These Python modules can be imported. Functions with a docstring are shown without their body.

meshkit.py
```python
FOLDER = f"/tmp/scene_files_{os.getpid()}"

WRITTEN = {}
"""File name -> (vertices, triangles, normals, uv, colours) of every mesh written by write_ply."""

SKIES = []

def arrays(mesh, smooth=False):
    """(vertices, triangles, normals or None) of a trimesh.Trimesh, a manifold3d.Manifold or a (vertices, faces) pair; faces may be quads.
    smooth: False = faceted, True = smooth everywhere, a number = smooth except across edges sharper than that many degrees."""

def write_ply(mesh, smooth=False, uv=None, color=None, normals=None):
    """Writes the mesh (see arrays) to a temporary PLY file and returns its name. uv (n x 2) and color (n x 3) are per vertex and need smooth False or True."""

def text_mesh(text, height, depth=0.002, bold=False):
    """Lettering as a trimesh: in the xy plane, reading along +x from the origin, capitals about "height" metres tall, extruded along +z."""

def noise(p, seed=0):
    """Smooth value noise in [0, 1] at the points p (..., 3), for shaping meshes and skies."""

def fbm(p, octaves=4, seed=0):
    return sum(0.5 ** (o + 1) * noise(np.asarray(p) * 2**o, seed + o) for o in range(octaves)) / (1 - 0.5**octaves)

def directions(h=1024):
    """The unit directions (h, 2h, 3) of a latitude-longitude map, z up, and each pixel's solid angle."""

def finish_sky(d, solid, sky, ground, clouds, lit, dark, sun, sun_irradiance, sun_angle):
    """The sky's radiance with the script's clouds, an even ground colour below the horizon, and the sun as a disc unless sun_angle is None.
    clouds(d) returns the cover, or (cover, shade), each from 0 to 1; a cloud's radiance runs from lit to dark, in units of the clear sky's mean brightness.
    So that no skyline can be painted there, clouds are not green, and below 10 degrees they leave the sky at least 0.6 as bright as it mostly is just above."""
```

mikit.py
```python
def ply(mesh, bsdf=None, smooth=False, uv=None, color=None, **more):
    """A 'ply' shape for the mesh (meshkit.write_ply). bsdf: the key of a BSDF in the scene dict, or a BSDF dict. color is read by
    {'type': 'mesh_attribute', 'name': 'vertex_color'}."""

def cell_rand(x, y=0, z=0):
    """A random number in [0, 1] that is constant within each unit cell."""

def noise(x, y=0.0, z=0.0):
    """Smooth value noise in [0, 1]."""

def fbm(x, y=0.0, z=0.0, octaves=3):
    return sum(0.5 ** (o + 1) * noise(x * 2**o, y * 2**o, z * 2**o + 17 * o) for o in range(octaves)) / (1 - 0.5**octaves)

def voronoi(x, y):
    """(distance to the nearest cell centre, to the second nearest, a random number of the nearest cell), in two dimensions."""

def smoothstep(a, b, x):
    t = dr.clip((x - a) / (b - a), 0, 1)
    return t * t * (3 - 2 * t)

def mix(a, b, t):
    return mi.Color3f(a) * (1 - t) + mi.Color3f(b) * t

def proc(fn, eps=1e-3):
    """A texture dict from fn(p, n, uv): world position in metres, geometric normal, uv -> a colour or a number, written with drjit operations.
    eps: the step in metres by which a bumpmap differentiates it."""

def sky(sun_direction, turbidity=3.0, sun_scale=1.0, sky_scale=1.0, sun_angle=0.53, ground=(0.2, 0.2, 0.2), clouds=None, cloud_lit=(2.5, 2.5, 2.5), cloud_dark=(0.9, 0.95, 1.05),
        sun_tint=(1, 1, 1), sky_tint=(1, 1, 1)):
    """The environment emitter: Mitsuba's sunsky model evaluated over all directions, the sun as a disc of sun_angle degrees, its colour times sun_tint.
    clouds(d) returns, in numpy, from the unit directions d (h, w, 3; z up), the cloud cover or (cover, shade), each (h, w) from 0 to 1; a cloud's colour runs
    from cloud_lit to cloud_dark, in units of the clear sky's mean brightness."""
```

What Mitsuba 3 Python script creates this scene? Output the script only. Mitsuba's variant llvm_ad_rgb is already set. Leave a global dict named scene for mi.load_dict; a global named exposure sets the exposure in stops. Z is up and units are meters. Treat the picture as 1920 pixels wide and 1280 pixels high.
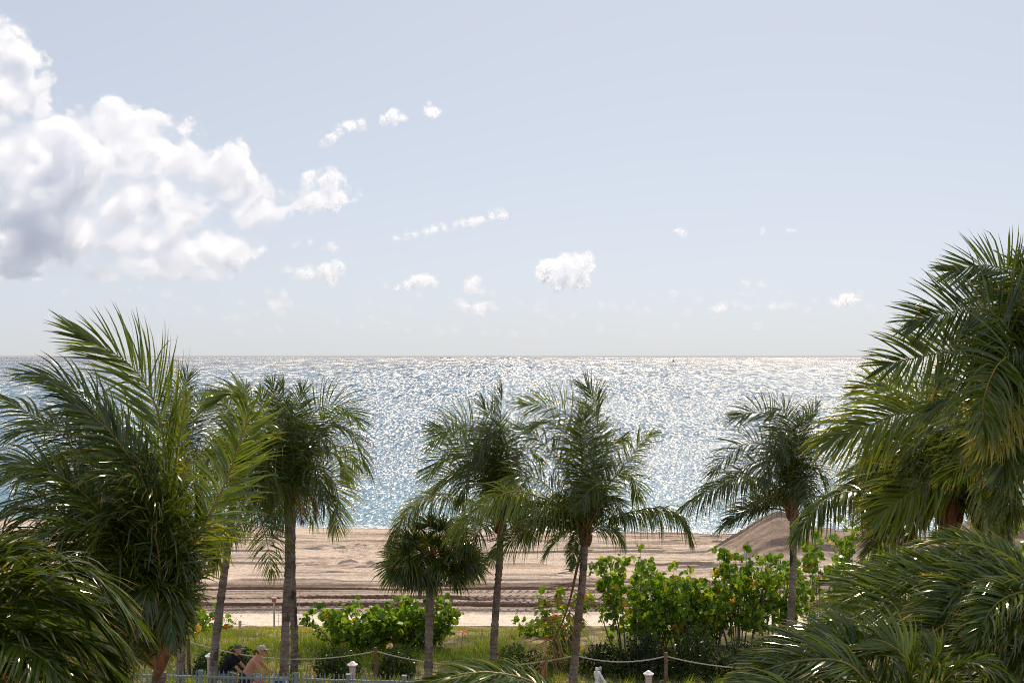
import math
import numpy as np, trimesh, manifold3d, drjit as dr, mitsuba as mi
import mikit, meshkit
from mikit import proc, noise, fbm, smoothstep, mix

scene, labels = {}, {}
T = mi.ScalarTransform4f
F, H = 2400.0, 8.65                     # focal length in units of a 1920 wide picture, eye height above the promenade (m)

# ---------------------------------------------------------------- camera
scene['camera'] = {'type': 'perspective', 'fov': 2 * math.degrees(math.atan(960 / F)), 'fov_axis': 'x', 'near_clip': 0.5, 'far_clip': 60000.0,
                   'principal_point_offset_y': -0.0227,
                   'to_world': T().look_at(origin=[0, 0, H], target=[0, 10, H], up=[0, 0, 1])}

# ---------------------------------------------------------------- light: sun ahead and to the right, veiled blue sky with cumulus
exposure = 1.7
SUN_AZ, SUN_EL = math.radians(11.0), math.radians(47.0)
SUN = [math.sin(SUN_AZ) * math.cos(SUN_EL), math.cos(SUN_AZ) * math.cos(SUN_EL), math.sin(SUN_EL)]


def cloud_cover(d):
    az = np.degrees(np.arctan2(d[..., 0], d[..., 1]))
    el = np.degrees(np.arcsin(np.clip(d[..., 2], -1, 1)))
    p = np.stack([az, el * 1.25, np.zeros_like(az)], -1)
    big, fine = meshkit.fbm(p / 2.6, 5, 3), meshkit.fbm(p / 0.8, 4, 11)
    # scattered fair weather cumulus all round, thinner with height; a thin bright band of far ones low down
    field = meshkit.fbm(np.stack([az / 4.5, el / 1.7, 0 * az], -1), 5, 21)
    low = np.clip((field - 0.56) * 4.0, 0, 1) * np.exp(-((el - 2.4) / 1.9) ** 2) * 0.55
    high = np.clip((meshkit.fbm(np.stack([az / 14, el / 7, 0 * az], -1), 4, 41) - 0.52) * 2.2, 0, 1) * np.exp(-((el - 20) / 14) ** 2) * 0.35
    wisp = 0.55 + 0.6 * np.clip((meshkit.fbm(np.stack([az / 9, el / 3.0, 0 * az], -1), 4, 51) - 0.5) * 2, 0, 1) * 0.10
    return np.clip(wisp, 0, 1), np.clip((0.6 - fine) * 0.8, 0, 0.35) * 0


scene['sky'] = mikit.sky(SUN, turbidity=3.5, sky_scale=1.0, sun_scale=1.0, clouds=cloud_cover, cloud_lit=(2.24, 2.32, 2.46), cloud_dark=(1.7, 1.7, 1.75), sky_tint=(1.06, 0.98, 0.95))


# ---------------------------------------------------------------- helpers
def at(px, py, depth):
    """The point at this depth that the photograph (1920 wide) shows at px, py."""
    return np.array([(px - 960) / F * depth, depth, H + (669 - py) / F * depth])


def numbered(name):
    if name not in USED:
        USED.add(name)
        return name
    n = 1
    while f'{name}_{n:03d}' in USED:
        n += 1
    USED.add(f'{name}_{n:03d}')
    return f'{name}_{n:03d}'


USED = set()


def thing(name, label, category, group=None, kind=None):
    k = numbered(name)
    labels[k] = {'label': label, 'category': category}
    if group:
        labels[k]['group'] = group
    if kind:
        labels[k]['kind'] = kind
    return k


def part(parent, name, mesh, bsdf, smooth=False, uv=None, label=None, kind=None, to_world=None):
    k = numbered(parent + '__' + name)
    scene[k] = mesh if isinstance(mesh, dict) else mikit.ply(mesh, bsdf, smooth=smooth, uv=uv)
    if to_world is not None:
        scene[k] = {**scene[k], 'to_world': to_world}
    if label or kind:
        labels[k] = {x: y for x, y in (('label', label), ('kind', kind)) if y}
    return k


def solid(name, label, category, mesh, bsdf, smooth=False, uv=None, group=None, kind=None):
    k = thing(name, label, category, group, kind)
    scene[k] = mikit.ply(mesh, bsdf, smooth=smooth, uv=uv)
    return k


def structure(name, label, mesh, bsdf, smooth=False, uv=None):
    scene[name] = mikit.ply(mesh, bsdf, smooth=smooth, uv=uv)
    labels[name] = {'label': label, 'kind': 'structure'}
    USED.add(name)


def norm(v):
    v = np.asarray(v, float)
    return v / np.maximum(np.linalg.norm(v, axis=-1, keepdims=True), 1e-9)


def spline(pts, n):
    """Catmull-Rom through the points, n samples, about even in length."""
    p = np.asarray(pts, float)
    if len(p) == 2:
        return p[0] + (p[1] - p[0]) * np.linspace(0, 1, n)[:, None]
    q = np.vstack([2 * p[0] - p[1], p, 2 * p[-1] - p[-2]])
    out = []
    for i in range(1, len(q) - 2):
        t = np.linspace(0, 1, 16, endpoint=False)[:, None]
        a, b, c, d = q[i - 1], q[i], q[i + 1], q[i + 2]
        out.append(0.5 * (2 * b + (c - a) * t + (2 * a - 5 * b + 4 * c - d) * t ** 2 + (3 * b - a - 3 * c + d) * t ** 3))
    dense = np.vstack(out + [p[-1:]])
    s = np.concatenate([[0], np.cumsum(np.linalg.norm(np.diff(dense, axis=0), axis=1))])
    u = np.linspace(0, s[-1], n)
    return np.stack([np.interp(u, s, dense[:, k]) for k in range(3)], 1)


def tube(pts, radii, sides=6, cap=True):
    p = np.asarray(pts, float)
    t = norm(np.gradient(p, axis=0))
    ref = np.array([0, 0, 1.0]) if abs(t[:, 2]).mean() < 0.9 else np.array([1.0, 0, 0])
    a = norm(np.cross(t, ref))
    b = np.cross(t, a)
    ang = np.arange(sides) * 2 * np.pi / sides
    r = np.broadcast_to(np.asarray(radii, float), (len(p),))
    v = (p[:, None] + r[:, None, None] * (np.cos(ang)[None, :, None] * a[:, None] + np.sin(ang)[None, :, None] * b[:, None])).reshape(-1, 3)
    i, j = np.meshgrid(np.arange(len(p) - 1), np.arange(sides), indexing='ij')
    q = np.stack([i * sides + j, i * sides + (j + 1) % sides, (i + 1) * sides + (j + 1) % sides, (i + 1) * sides + j], -1).reshape(-1, 4)
    f = np.vstack([q[:, [0, 2, 1]], q[:, [0, 3, 2]]])
    if cap:
        n = len(v)
        v = np.vstack([v, p[0], p[-1]])
        k = np.arange(sides)
        f = np.vstack([f, np.stack([k * 0 + n, k, (k + 1) % sides], 1), np.stack([k * 0 + n + 1, (k + 1) % sides + (len(p) - 1) * sides, k + (len(p) - 1) * sides], 1)])
    return v, f


def join(parts):
    v, f, n = [], [], 0
    for a, b in parts:
        v.append(a)
        f.append(np.asarray(b) + n)
        n += len(a)
    return np.vstack(v), np.vstack(f)


def box(x0, x1, y0, y1, z0, z1):
    m = trimesh.creation.box(bounds=[[x0, y0, z0], [x1, y1, z1]])
    return np.array(m.vertices), np.array(m.faces)


def grid(xs, ys, z):
    """A sheet over xs by ys (z: a len(ys) x len(xs) array)."""
    X, Y = np.meshgrid(xs, ys)
    v = np.stack([X, Y, z], -1).reshape(-1, 3)
    n = len(xs)
    i, j = np.meshgrid(np.arange(len(ys) - 1), np.arange(n - 1), indexing='ij')
    a = (i * n + j).ravel()
    f = np.vstack([np.stack([a, a + 1, a + n + 1], 1), np.stack([a, a + n + 1, a + n], 1)])
    return v, f


# ---------------------------------------------------------------- the lie of the land
SEA = -2.85
def sstep(a, b, x):
    t = np.clip((x - a) / (b - a), 0, 1)
    return t * t * (3 - 2 * t)


def shore(x):
    """Where the waterline lies."""
    return 85.0 - 0.16 * x + 0.5 * np.sin(x / 9.0)


def land(x, y):
    """Ground height: flat promenade, low vegetated dune, beach falling to the sea."""
    z = np.zeros(np.broadcast(x, y).shape)
    z = z - 0.95 * sstep(40.2, 44.5, y)
    z = z + (0.10 + 0.12 * sstep(-7, -11, x)) * sstep(34, 37, y) * (1 - sstep(39, 42, y)) * (meshkit.noise(np.stack([x / 5, y / 3, 0 * x + 0 * y], -1), 5) * 0.9 + 0.1)
    s = shore(x)
    fall = np.clip((y - 44.5) / (s - 44.5), 0, 3)
    z = z + (SEA + 0.95) * fall ** 1.35 * (fall <= 1) + (SEA + 0.95) * np.where(fall > 1, 1 + (fall - 1) * 1.6, 0)
    # dug up sand heaps at the right
    for cx, cy, h, rx, ry in HEAPS:
        e = np.clip(1 - np.hypot((x - cx) / rx, (y - cy) / ry), 0, 1)
        z = z + h * (1 - (1 - e) ** 1.6) * e ** 0.35
    return z


HEAPS = [(14.2, 68, 2.3, 3.9, 4.0), (19.0, 67, 1.9, 3.4, 3.6), (25.6, 68, 2.5, 4.4, 4.0), (30.5, 68, 2.3, 5, 4), (34.5, 66, 2.6, 4, 4)]

# ---------------------------------------------------------------- materials of the setting
rgen = np.random.default_rng(7)
LANES = [(y0, rgen.uniform(-0.03, 0.03), rgen.uniform(0, 6.28), rgen.uniform(7, 24), rgen.uniform(0.05, 0.5)) for y0 in np.concatenate([np.linspace(48.6, 55.5, 12) + rgen.normal(0, .12, 12), np.linspace(55.8, 81, 34) + rgen.normal(0, .3, 34)])]


def sand_color(p, n, uv):
    x, y = p.x, p.y
    base = mix((0.53, 0.44, 0.365), (0.43, 0.345, 0.28), fbm(x * .25, y * 1.2, 0, 4))
    base = mix(mi.Color3f(0.60, 0.515, 0.435), base, smoothstep(47.5, 49.0, y))
    # soft clean strip by the dune, dark damp churned belt, paler raked beach
    belt = smoothstep(48.2, 49.3, y + 1.1 * (fbm(x * .12, y * .3) - .5)) * (1 - smoothstep(55.5, 57.5, y + 2.5 * (noise(x * .06, 3.0) - .5)))
    streak = smoothstep(.47, .62, fbm(x * .05, y * 1.9, 2.0, 4) + .10 * smoothstep(53.0, 56.0, y))
    damp = mix((0.33, 0.24, 0.185), (0.17, 0.115, 0.087), streak)
    c = mix(base, damp, belt * (.35 + .65 * streak))
    far = smoothstep(57.0, 60.0, y)
    line = smoothstep(.58, .72, fbm(x * .06 + 3, y * 1.5, 5.0, 4))
    c = mix(c, mi.Color3f(0.28, 0.20, 0.15), far * line * .6)
    heap = smoothstep(.55, .9, p.z + 2.1 + (y - 66.0) * .03) * smoothstep(8.0, 10.0, x) * smoothstep(60.0, 63.0, y)
    c = mix(c, mix((0.30, 0.225, 0.175), (0.21, 0.155, 0.12), fbm(x * 1.3, y * 1.3, p.z, 4)), heap * .85)
    wet = smoothstep(1.8, 0.2, (85.0 - 0.16 * x) - y)
    c = mix(c, mi.Color3f(0.17, 0.12, 0.085), wet)
    return c * (.88 + .24 * noise(x * 6, y * 6)) * (.92 + .16 * noise(x * 25, y * 25))


def sand_bump(p, n, uv):
    x, y = p.x, p.y
    h = .05 * fbm(x * 1.5, y * 3.0, 0, 4) + .02 * noise(x * 7, y * 9)
    lane = smoothstep(48.0, 48.6, y) * (1 - smoothstep(53.0, 55.0, y))
    tread = dr.sin(x * 19 + 4 * dr.sin(y * 5)) * smoothstep(.35, .5, dr.sin(y * 6.5) * .5 + .5)
    return h + lane * tread * .05


def soil_color(p, n, uv):
    c = mix((0.11, 0.085, 0.06), (0.30, 0.23, 0.165), smoothstep(.4, .65, fbm(p.x * .9, p.y * .9, 0, 4)))
    return mix(c, mi.Color3f(0.06, 0.075, 0.025), smoothstep(.45, .6, fbm(p.x * 2.3, p.y * 2.3, 4.0)) * .8) * (.8 + .4 * noise(p.x * 20, p.y * 20))


scene['sand_material'] = {'type': 'twosided', 'nested': {'type': 'bumpmap', 'arbitrary': proc(sand_bump, .03), 'scale': 1.0, 'nested': {'type': 'principled', 'base_color': proc(sand_color), 'roughness': .9, 'specular': .15}}}
scene['soil_material'] = {'type': 'twosided', 'nested': {'type': 'principled', 'base_color': proc(soil_color), 'roughness': .95, 'specular': .1}}
scene['paving_material'] = {'type': 'twosided', 'nested': {'type': 'principled', 'base_color': proc(lambda p, n, uv: mix((.33, .29, .25), (.25, .22, .19), fbm(p.x, p.y, 0, 4)) * (.85 + .3 * noise(p.x * 30, p.y * 30))), 'roughness': .85}}


def sea_normal(p, n, uv):
    """Wave slopes. Longer waves count farther out, where the short ones can no longer be told apart."""
    x, y = p.x, p.y
    lev = dr.log(dr.maximum(y, 60.0) / 60.0) / math.log(2.0)
    k = dr.floor(lev)
    f = lev - k
    f = f * f * (3 - 2 * f)

    def layer(k, seed):
        lx, ly = 0.066 * dr.power(2.0, k), 0.16 * dr.power(3.7, k)
        a = noise(x / lx + seed, y / ly + 3.1 * k, seed) - .5
        b = noise(x / (lx * 2.3) + seed, y / (ly * 2.1), seed + 9.0) - .5
        c = noise(x / (lx * 9.0) + seed, y / (ly * 5.0), seed + 19.0) - .5
        return 1.1 * a + .5 * b + .10 * c

    w0, w1 = 1 - f, f
    s = dr.rsqrt(w0 * w0 + w1 * w1)
    sy = (layer(k, 0.0) * w0 + layer(k + 1, 0.0) * w1) * s
    sx = (layer(k, 40.0) * w0 + layer(k + 1, 40.0) * w1) * s
    gust = .80 + .4 * fbm(x / 60.0, y / 90.0, 8.0, 3)
    amp = SEA_SLOPE * gust * (.62 + .38 * smoothstep(92.0, 170.0, y))
    tilt = SEA_TILT * smoothstep(80.0, 900.0, y)
    v = dr.normalize(mi.Vector3f(sx * amp * 1.25, sy * amp - tilt, 1.0))
    return mi.Color3f(v.x * .5 + .5, v.y * .5 + .5, v.z * .5 + .5)


SEA_SLOPE, SEA_TILT = 1.08, 0.14


def sea_color(p, n, uv):
    x, y = p.x, p.y
    shallow = smoothstep(135.0, 84.0, y + 8 * (fbm(x / 14, y / 9, 1.0) - .5))
    c = mix((0.065, 0.155, 0.255), (0.075, 0.195, 0.285), shallow)
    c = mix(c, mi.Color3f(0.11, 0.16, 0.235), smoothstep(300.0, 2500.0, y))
    edge = y - (85.0 - .16 * x + .5 * dr.sin(x / 9.0))
    foam = smoothstep(.53, .66, fbm(x * .55, y * 1.6, 3.0, 4) + .16 * smoothstep(2.2, .2, edge)) * smoothstep(3.2, .3, edge)
    return mix(c, mi.Color3f(.75, .77, .76), foam * .4)


scene['sea_material'] = {'type': 'twosided', 'nested': {'type': 'normalmap', 'normalmap': {**proc(sea_normal)}, 'nested': {'type': 'principled', 'base_color': proc(sea_color), 'roughness': .36, 'specular': .5}}}

# ---------------------------------------------------------------- sea, beach, dune, promenade
xs = np.concatenate([np.linspace(-30000, -150, 20), np.linspace(-140, 140, 57), np.linspace(150, 30000, 20)])
ys = np.concatenate([np.linspace(70, 110, 41), np.geomspace(111, 42000, 70)])
X, Y = np.meshgrid(xs, ys)
swell = .05 * np.sin(Y * 2 * np.pi / 7 + .4 * np.sin(X / 11)) * np.clip((Y - 82) / 10, 0, 1) * (Y < 110)
v, f = grid(xs, ys, SEA + swell)
structure('sea', 'sunlit blue green sea glittering out to the horizon', (v, f), 'sea_material', smooth=True, uv=v[:, :2].copy())

xs, ys = np.linspace(-46, 46, 461), np.concatenate([np.linspace(40, 58, 260, endpoint=False), np.linspace(58, 92, 260)])
X, Y = np.meshgrid(xs, ys)
Z = land(X, Y)
for y0, sl, ph, wl, dep in LANES:
    c = Y - (y0 + sl * X + .45 * np.sin(X / wl + ph))
    wob = .15 + 1.5 * sstep(.35, .65, meshkit.noise(np.stack([X / 5, Y * 0 + y0 * 3, 0 * X], -1), int(y0 * 7)))
    w = .14 if y0 < 55 else .2
    k = (.10 if y0 < 55 else .11) * (.4 + dep * 1.6) * wob
    Z += k * (np.exp(-((c - .22) / w) ** 2) - 1.1 * np.exp(-(c / w) ** 2) + .7 * np.exp(-((c + .2) / w) ** 2))
# a wide turning track
for r in (3.0, 3.5, 5.0, 5.6):
    c = np.hypot((X + 12.0) * .8, Y - 67.5) - r
    Z += .13 * (np.exp(-((c - .25) / .2) ** 2) - np.exp(-(c / .2) ** 2)) * sstep(-12, -10, X)
rough = np.where((X > 8) & (Y > 55), 1.0, .35)
Z += .10 * rough * (meshkit.fbm(np.stack([X / .9, Y / .8, 0 * X], -1), 3, 3) - .5) * sstep(44, 47, Y)
Z += .22 * sstep(7.5, 10, X) * sstep(61, 63.5, Y) * (1 - sstep(73, 75, Y)) * (meshkit.fbm(np.stack([X / 1.1, Y / 1.1, 0 * X], -1), 4, 8) - .5)
structure('beach', 'raked pale sand beach with dark tyre tracks and dug up heaps', grid(xs, ys, Z), 'sand_material', smooth=True)

xs, ys = np.linspace(-46, 46, 140), np.linspace(33.2, 41.4, 60)
X, Y = np.meshgrid(xs, ys)
structure('dune', 'low planted dune between the promenade and the beach', grid(xs, ys, land(X, Y) + .012 - .05 * sstep(40.6, 41.4, Y)), 'soil_material', smooth=True)
xs, ys = np.array([-3000, -46, 46, 3000.0]), np.array([-200, 5, 29.4, 33.3, 60, 78, 95.0])
X, Y = np.meshgrid(xs, ys)
structure('ground', 'planted ground around the palms', grid(xs, ys, -.03 + np.where(Y > 34, np.interp(Y, [34, 60, 78, 95], [-.4, -2.0, -2.6, -4.5]), 0)), 'soil_material')
structure('promenade', 'paved walkway behind the railing', grid(np.linspace(-46, 46, 3), np.array([29.3, 32.4]), np.full((2, 3), .01)), 'paving_material')

# ================================================================ plants: materials
def leaf_color(p, n, uv):
    tone, s = uv.x, uv.y
    c = mix((0.020, 0.035, 0.010), (0.054, 0.086, 0.016), smoothstep(.0, .45, tone))
    c = mix(c, mi.Color3f(0.125, 0.155, 0.022), smoothstep(.45, .75, tone))
    c = mix(c, mi.Color3f(0.22, 0.17, 0.05), smoothstep(.78, 1.0, tone))
    dry = smoothstep(.80, 1.0, s + .35 * (cell_r(tone) - .62))
    return mix(c, mi.Color3f(0.22, 0.145, 0.07), dry * .55)


def cell_r(t):
    return mikit.cell_rand(t * 5000.0)


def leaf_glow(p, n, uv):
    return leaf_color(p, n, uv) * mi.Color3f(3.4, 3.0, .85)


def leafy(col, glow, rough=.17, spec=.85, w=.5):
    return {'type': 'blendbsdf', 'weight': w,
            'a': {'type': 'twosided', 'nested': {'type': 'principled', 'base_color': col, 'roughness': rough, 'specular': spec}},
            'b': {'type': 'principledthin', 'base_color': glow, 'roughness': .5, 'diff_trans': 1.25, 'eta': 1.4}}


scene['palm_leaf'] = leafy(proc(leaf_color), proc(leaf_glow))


def rachis_color(p, n, uv):
    c = mix((0.10, 0.12, 0.025), (0.30, 0.21, 0.05), uv.x)
    return mix(c, mi.Color3f(0.30, 0.14, 0.04), smoothstep(.25, .0, uv.y) * .7) * (.8 + .4 * noise(p.x * 30, p.y * 30, p.z * 30))


scene['palm_rachis'] = {'type': 'twosided', 'nested': {'type': 'principled', 'base_color': proc(rachis_color), 'roughness': .45, 'specular': .5}}


def trunk_color(p, n, uv):
    band = fbm(p.z * 7.0, p.x * 4.0 + p.z, p.y * 4.0, 3)
    c = mix((0.25, 0.205, 0.168), (0.12, 0.093, 0.073), smoothstep(.3, .75, band))
    c = mix(c, mi.Color3f(0.035, 0.03, 0.026), smoothstep(.60, .72, fbm(p.x * 5, p.y * 5, p.z * 1.8, 4)) * .8)
    ring = dr.abs(dr.sin(uv.y * 26.0 + 2.6 * fbm(p.x * 7, p.y * 7, p.z * 3, 3)))
    return mix(c, mi.Color3f(0.05, 0.04, 0.033), smoothstep(.30, .02, ring) * .75) * (.75 + .5 * noise(p.x * 40, p.y * 40, p.z * 40))


scene['palm_trunk'] = {'type': 'twosided', 'nested': {'type': 'principled', 'base_color': proc(trunk_color), 'roughness': .85, 'specular': .2}}
scene['palm_fibre'] = {'type': 'twosided', 'nested': {'type': 'principled', 'base_color': proc(lambda p, n, uv: mix((0.26, 0.105, 0.035), (0.11, 0.055, 0.03), smoothstep(.3, .7, fbm(p.x * 14, p.y * 14, p.z * 4, 4))) * (.7 + .6 * noise(p.x * 60, p.y * 60, p.z * 25))), 'roughness': .8}}
scene['dead_leaf'] = leafy(proc(lambda p, n, uv: mix((0.21, 0.125, 0.065), (0.12, 0.075, 0.045), uv.x)), proc(lambda p, n, uv: mix((0.28, 0.16, 0.07), (0.18, 0.10, 0.05), uv.x)), .6, .3)

WIND = np.array([-1.0, 0.15, 0.10])


def strip_leaves(p0, d0, L, wdir0, width, sag, wind, rows=5, uvx=None):
    """Many narrow leaflets at once: p0, d0 (n x 3) start and direction, L, width, sag (n). Returns vertices, faces, uv."""
    n = len(p0)
    s = np.linspace(0, 1, rows)
    pos, d = p0.copy(), d0.copy()
    P, D = [], []
    for k in range(rows):
        P.append(pos.copy())
        D.append(d.copy())
        d = norm(d + (np.array([0, 0, -1.0]) * sag[:, None] + WIND * wind[:, None]) * (2.0 / (rows - 1)) * (s[k] + .25))
        pos = pos + d * (L / (rows - 1))[:, None]
    P, D = np.stack(P, 1), np.stack(D, 1)
    wd = norm(wdir0[:, None] - (wdir0[:, None] * D).sum(-1, keepdims=True) * D)
    prof = np.interp(s, [0, .18, .45, .8, 1], [.45, 1, .95, .5, .04])
    off = wd * (prof[None, :, None] * width[:, None, None] * .5)
    v = np.stack([P - off, P + off], 2).reshape(-1, 3)
    base = (np.arange(n) * rows * 2)[:, None]
    k = np.arange(rows - 1) * 2
    f = np.concatenate([np.stack([base + k, base + k + 1, base + k + 3], -1), np.stack([base + k, base + k + 3, base + k + 2], -1)], 1).reshape(-1, 3)
    uv = np.stack([np.repeat(uvx, rows * 2), np.tile(np.repeat(s, 2), n)], 1)
    return v, f, uv


def depth_of(pts):
    return float(np.mean([q[1] for q in pts]))


def make_frond(parent, pts, rng, leaf=.65, roll=0.0, n=62, sag=.5, wind=.25, width=.034, tone=.25, vee=25, start=.14, rach=.022, dead=False, thin=0.0, sub=True, rows=5, yellow=None, acute=1.0):
    """One feather leaf along the points: the leaflets are the part, its midrib the sub-part."""
    far = depth_of(pts) > 25
    start = max(start, .24) if far else start
    n = int(n * 1.3) if far and sag >= 1 else n
    n, width, leaf = int(n * (1.45 if far else 1.3)), width * (.76 if far else .82), leaf * ((1.78 if sag < 1 else 1.95) if far else 1.32)
    sag = sag + (.28 if far else .15)
    C = spline(pts, 40)
    Tn = norm(np.gradient(C, axis=0))
    up = np.array([0, 0, 1.0])
    S0 = np.cross(Tn, up)
    S0 = norm(S0 + 1e-3 * np.array([0, 1, 0]))
    for k in range(1, len(S0)):                                     # keep the side from flipping where the midrib is steep
        a = S0[k] if np.dot(S0[k], S0[k - 1]) > 0 else -S0[k]
        S0[k] = norm(a * .5 + S0[k - 1] * .5)
    S0 = norm(S0 - (S0 * Tn).sum(-1, keepdims=True) * Tn)
    U0 = np.cross(S0, Tn)
    r = np.radians(roll)
    S, U = S0 * math.cos(r) + U0 * math.sin(r), U0 * math.cos(r) - S0 * math.sin(r)
    total = np.linalg.norm(np.diff(C, axis=0), axis=1).sum()
    out = []
    for side in (-1, 1):
        t = np.clip(start + (1 - start) * (np.arange(n) + rng.uniform(-.35, .35, n)) / (n - 1), start, 1)
        keep = rng.uniform(0, 1, n) >= thin
        t = t[keep]
        m = len(t)
        i = t * (len(C) - 1)
        lerp = lambda A: np.stack([np.interp(i, np.arange(len(A)), A[:, c]) for c in range(3)], 1)  # noqa: E731
        p, tt, ss, uu = lerp(C), norm(lerp(Tn)), norm(lerp(S)) * side, norm(lerp(U))
        ang = np.radians(np.interp(t, [0, .3, .8, 1], [88, 76, 54, 16]) * acute + rng.normal(0, 6, m))
        ve = np.radians(vee + rng.normal(0, 9, m))
        d = norm(np.cos(ang)[:, None] * tt + np.sin(ang)[:, None] * (ss * np.cos(ve)[:, None] + uu * np.sin(ve)[:, None]))
        L = leaf * np.interp(t, [0, start, start + .15, .5, .85, 1], [.3, .45, .85, 1.0, .72, .45]) * rng.uniform(.82, 1.08, m)
        nrm = norm(np.cross(tt, ss)) * side
        w = norm(np.cross(nrm, d))
        tw = rng.normal(0, .6, m)[:, None]
        w = norm(w * np.cos(tw) + np.cross(d, w) * np.sin(tw))
        tn = np.clip(tone + rng.normal(0, .09, m), 0, 1)
        out.append(strip_leaves(p, d, L, w, width * rng.uniform(.8, 1.15, m), sag * rng.uniform(.5, 1.5, m) + np.where(rng.uniform(0, 1, m) < .07, rng.uniform(1, 3, m), 0), wind * rng.uniform(.6, 1.4, m), rows, tn))
    v, f = join([(a, b) for a, b, _ in out])
    key = part(parent, 'frond', (v, f), 'dead_leaf' if dead else 'palm_leaf', smooth=True, uv=np.vstack([c for _, _, c in out]), label='dried brown frond hanging down' if dead else None)
    rr = np.interp(np.linspace(0, 1, 40), [0, .12, .5, 1], [rach * 1.7, rach, rach * .6, rach * .18])
    tv, tf = tube(C, rr, 5)
    uvr = np.stack([np.full(len(tv), rng.uniform(.1, .7) if yellow is None else yellow), np.append(np.repeat(np.linspace(0, 1, 40), 5), [0, 1])], 1)
    part(key, 'midrib', (tv, tf), 'dead_leaf' if dead else 'palm_rachis', smooth=True, uv=uvr)
    return key


def make_trunk(parent, pts, r_top, r_bot, rng, name='trunk'):
    C = spline(pts, 90)
    s = np.linspace(0, 1, 90)
    L = np.linalg.norm(np.diff(C, axis=0), axis=1).sum()
    r = r_top + (r_bot - r_top) * s ** 1.5
    r = .72 * r * (1 + .03 * np.sin(s * L * 26)) + .006 * rng.normal(0, 1, 90)
    v, f = tube(C, r, 12)
    uv = np.stack([np.append(np.tile(np.linspace(0, 1, 12), 90), [0, 0]), np.append(np.repeat(s * L, 12), [0, L])], 1)
    part(parent, name, (v, f), 'palm_trunk', smooth=True, uv=uv)


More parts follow.
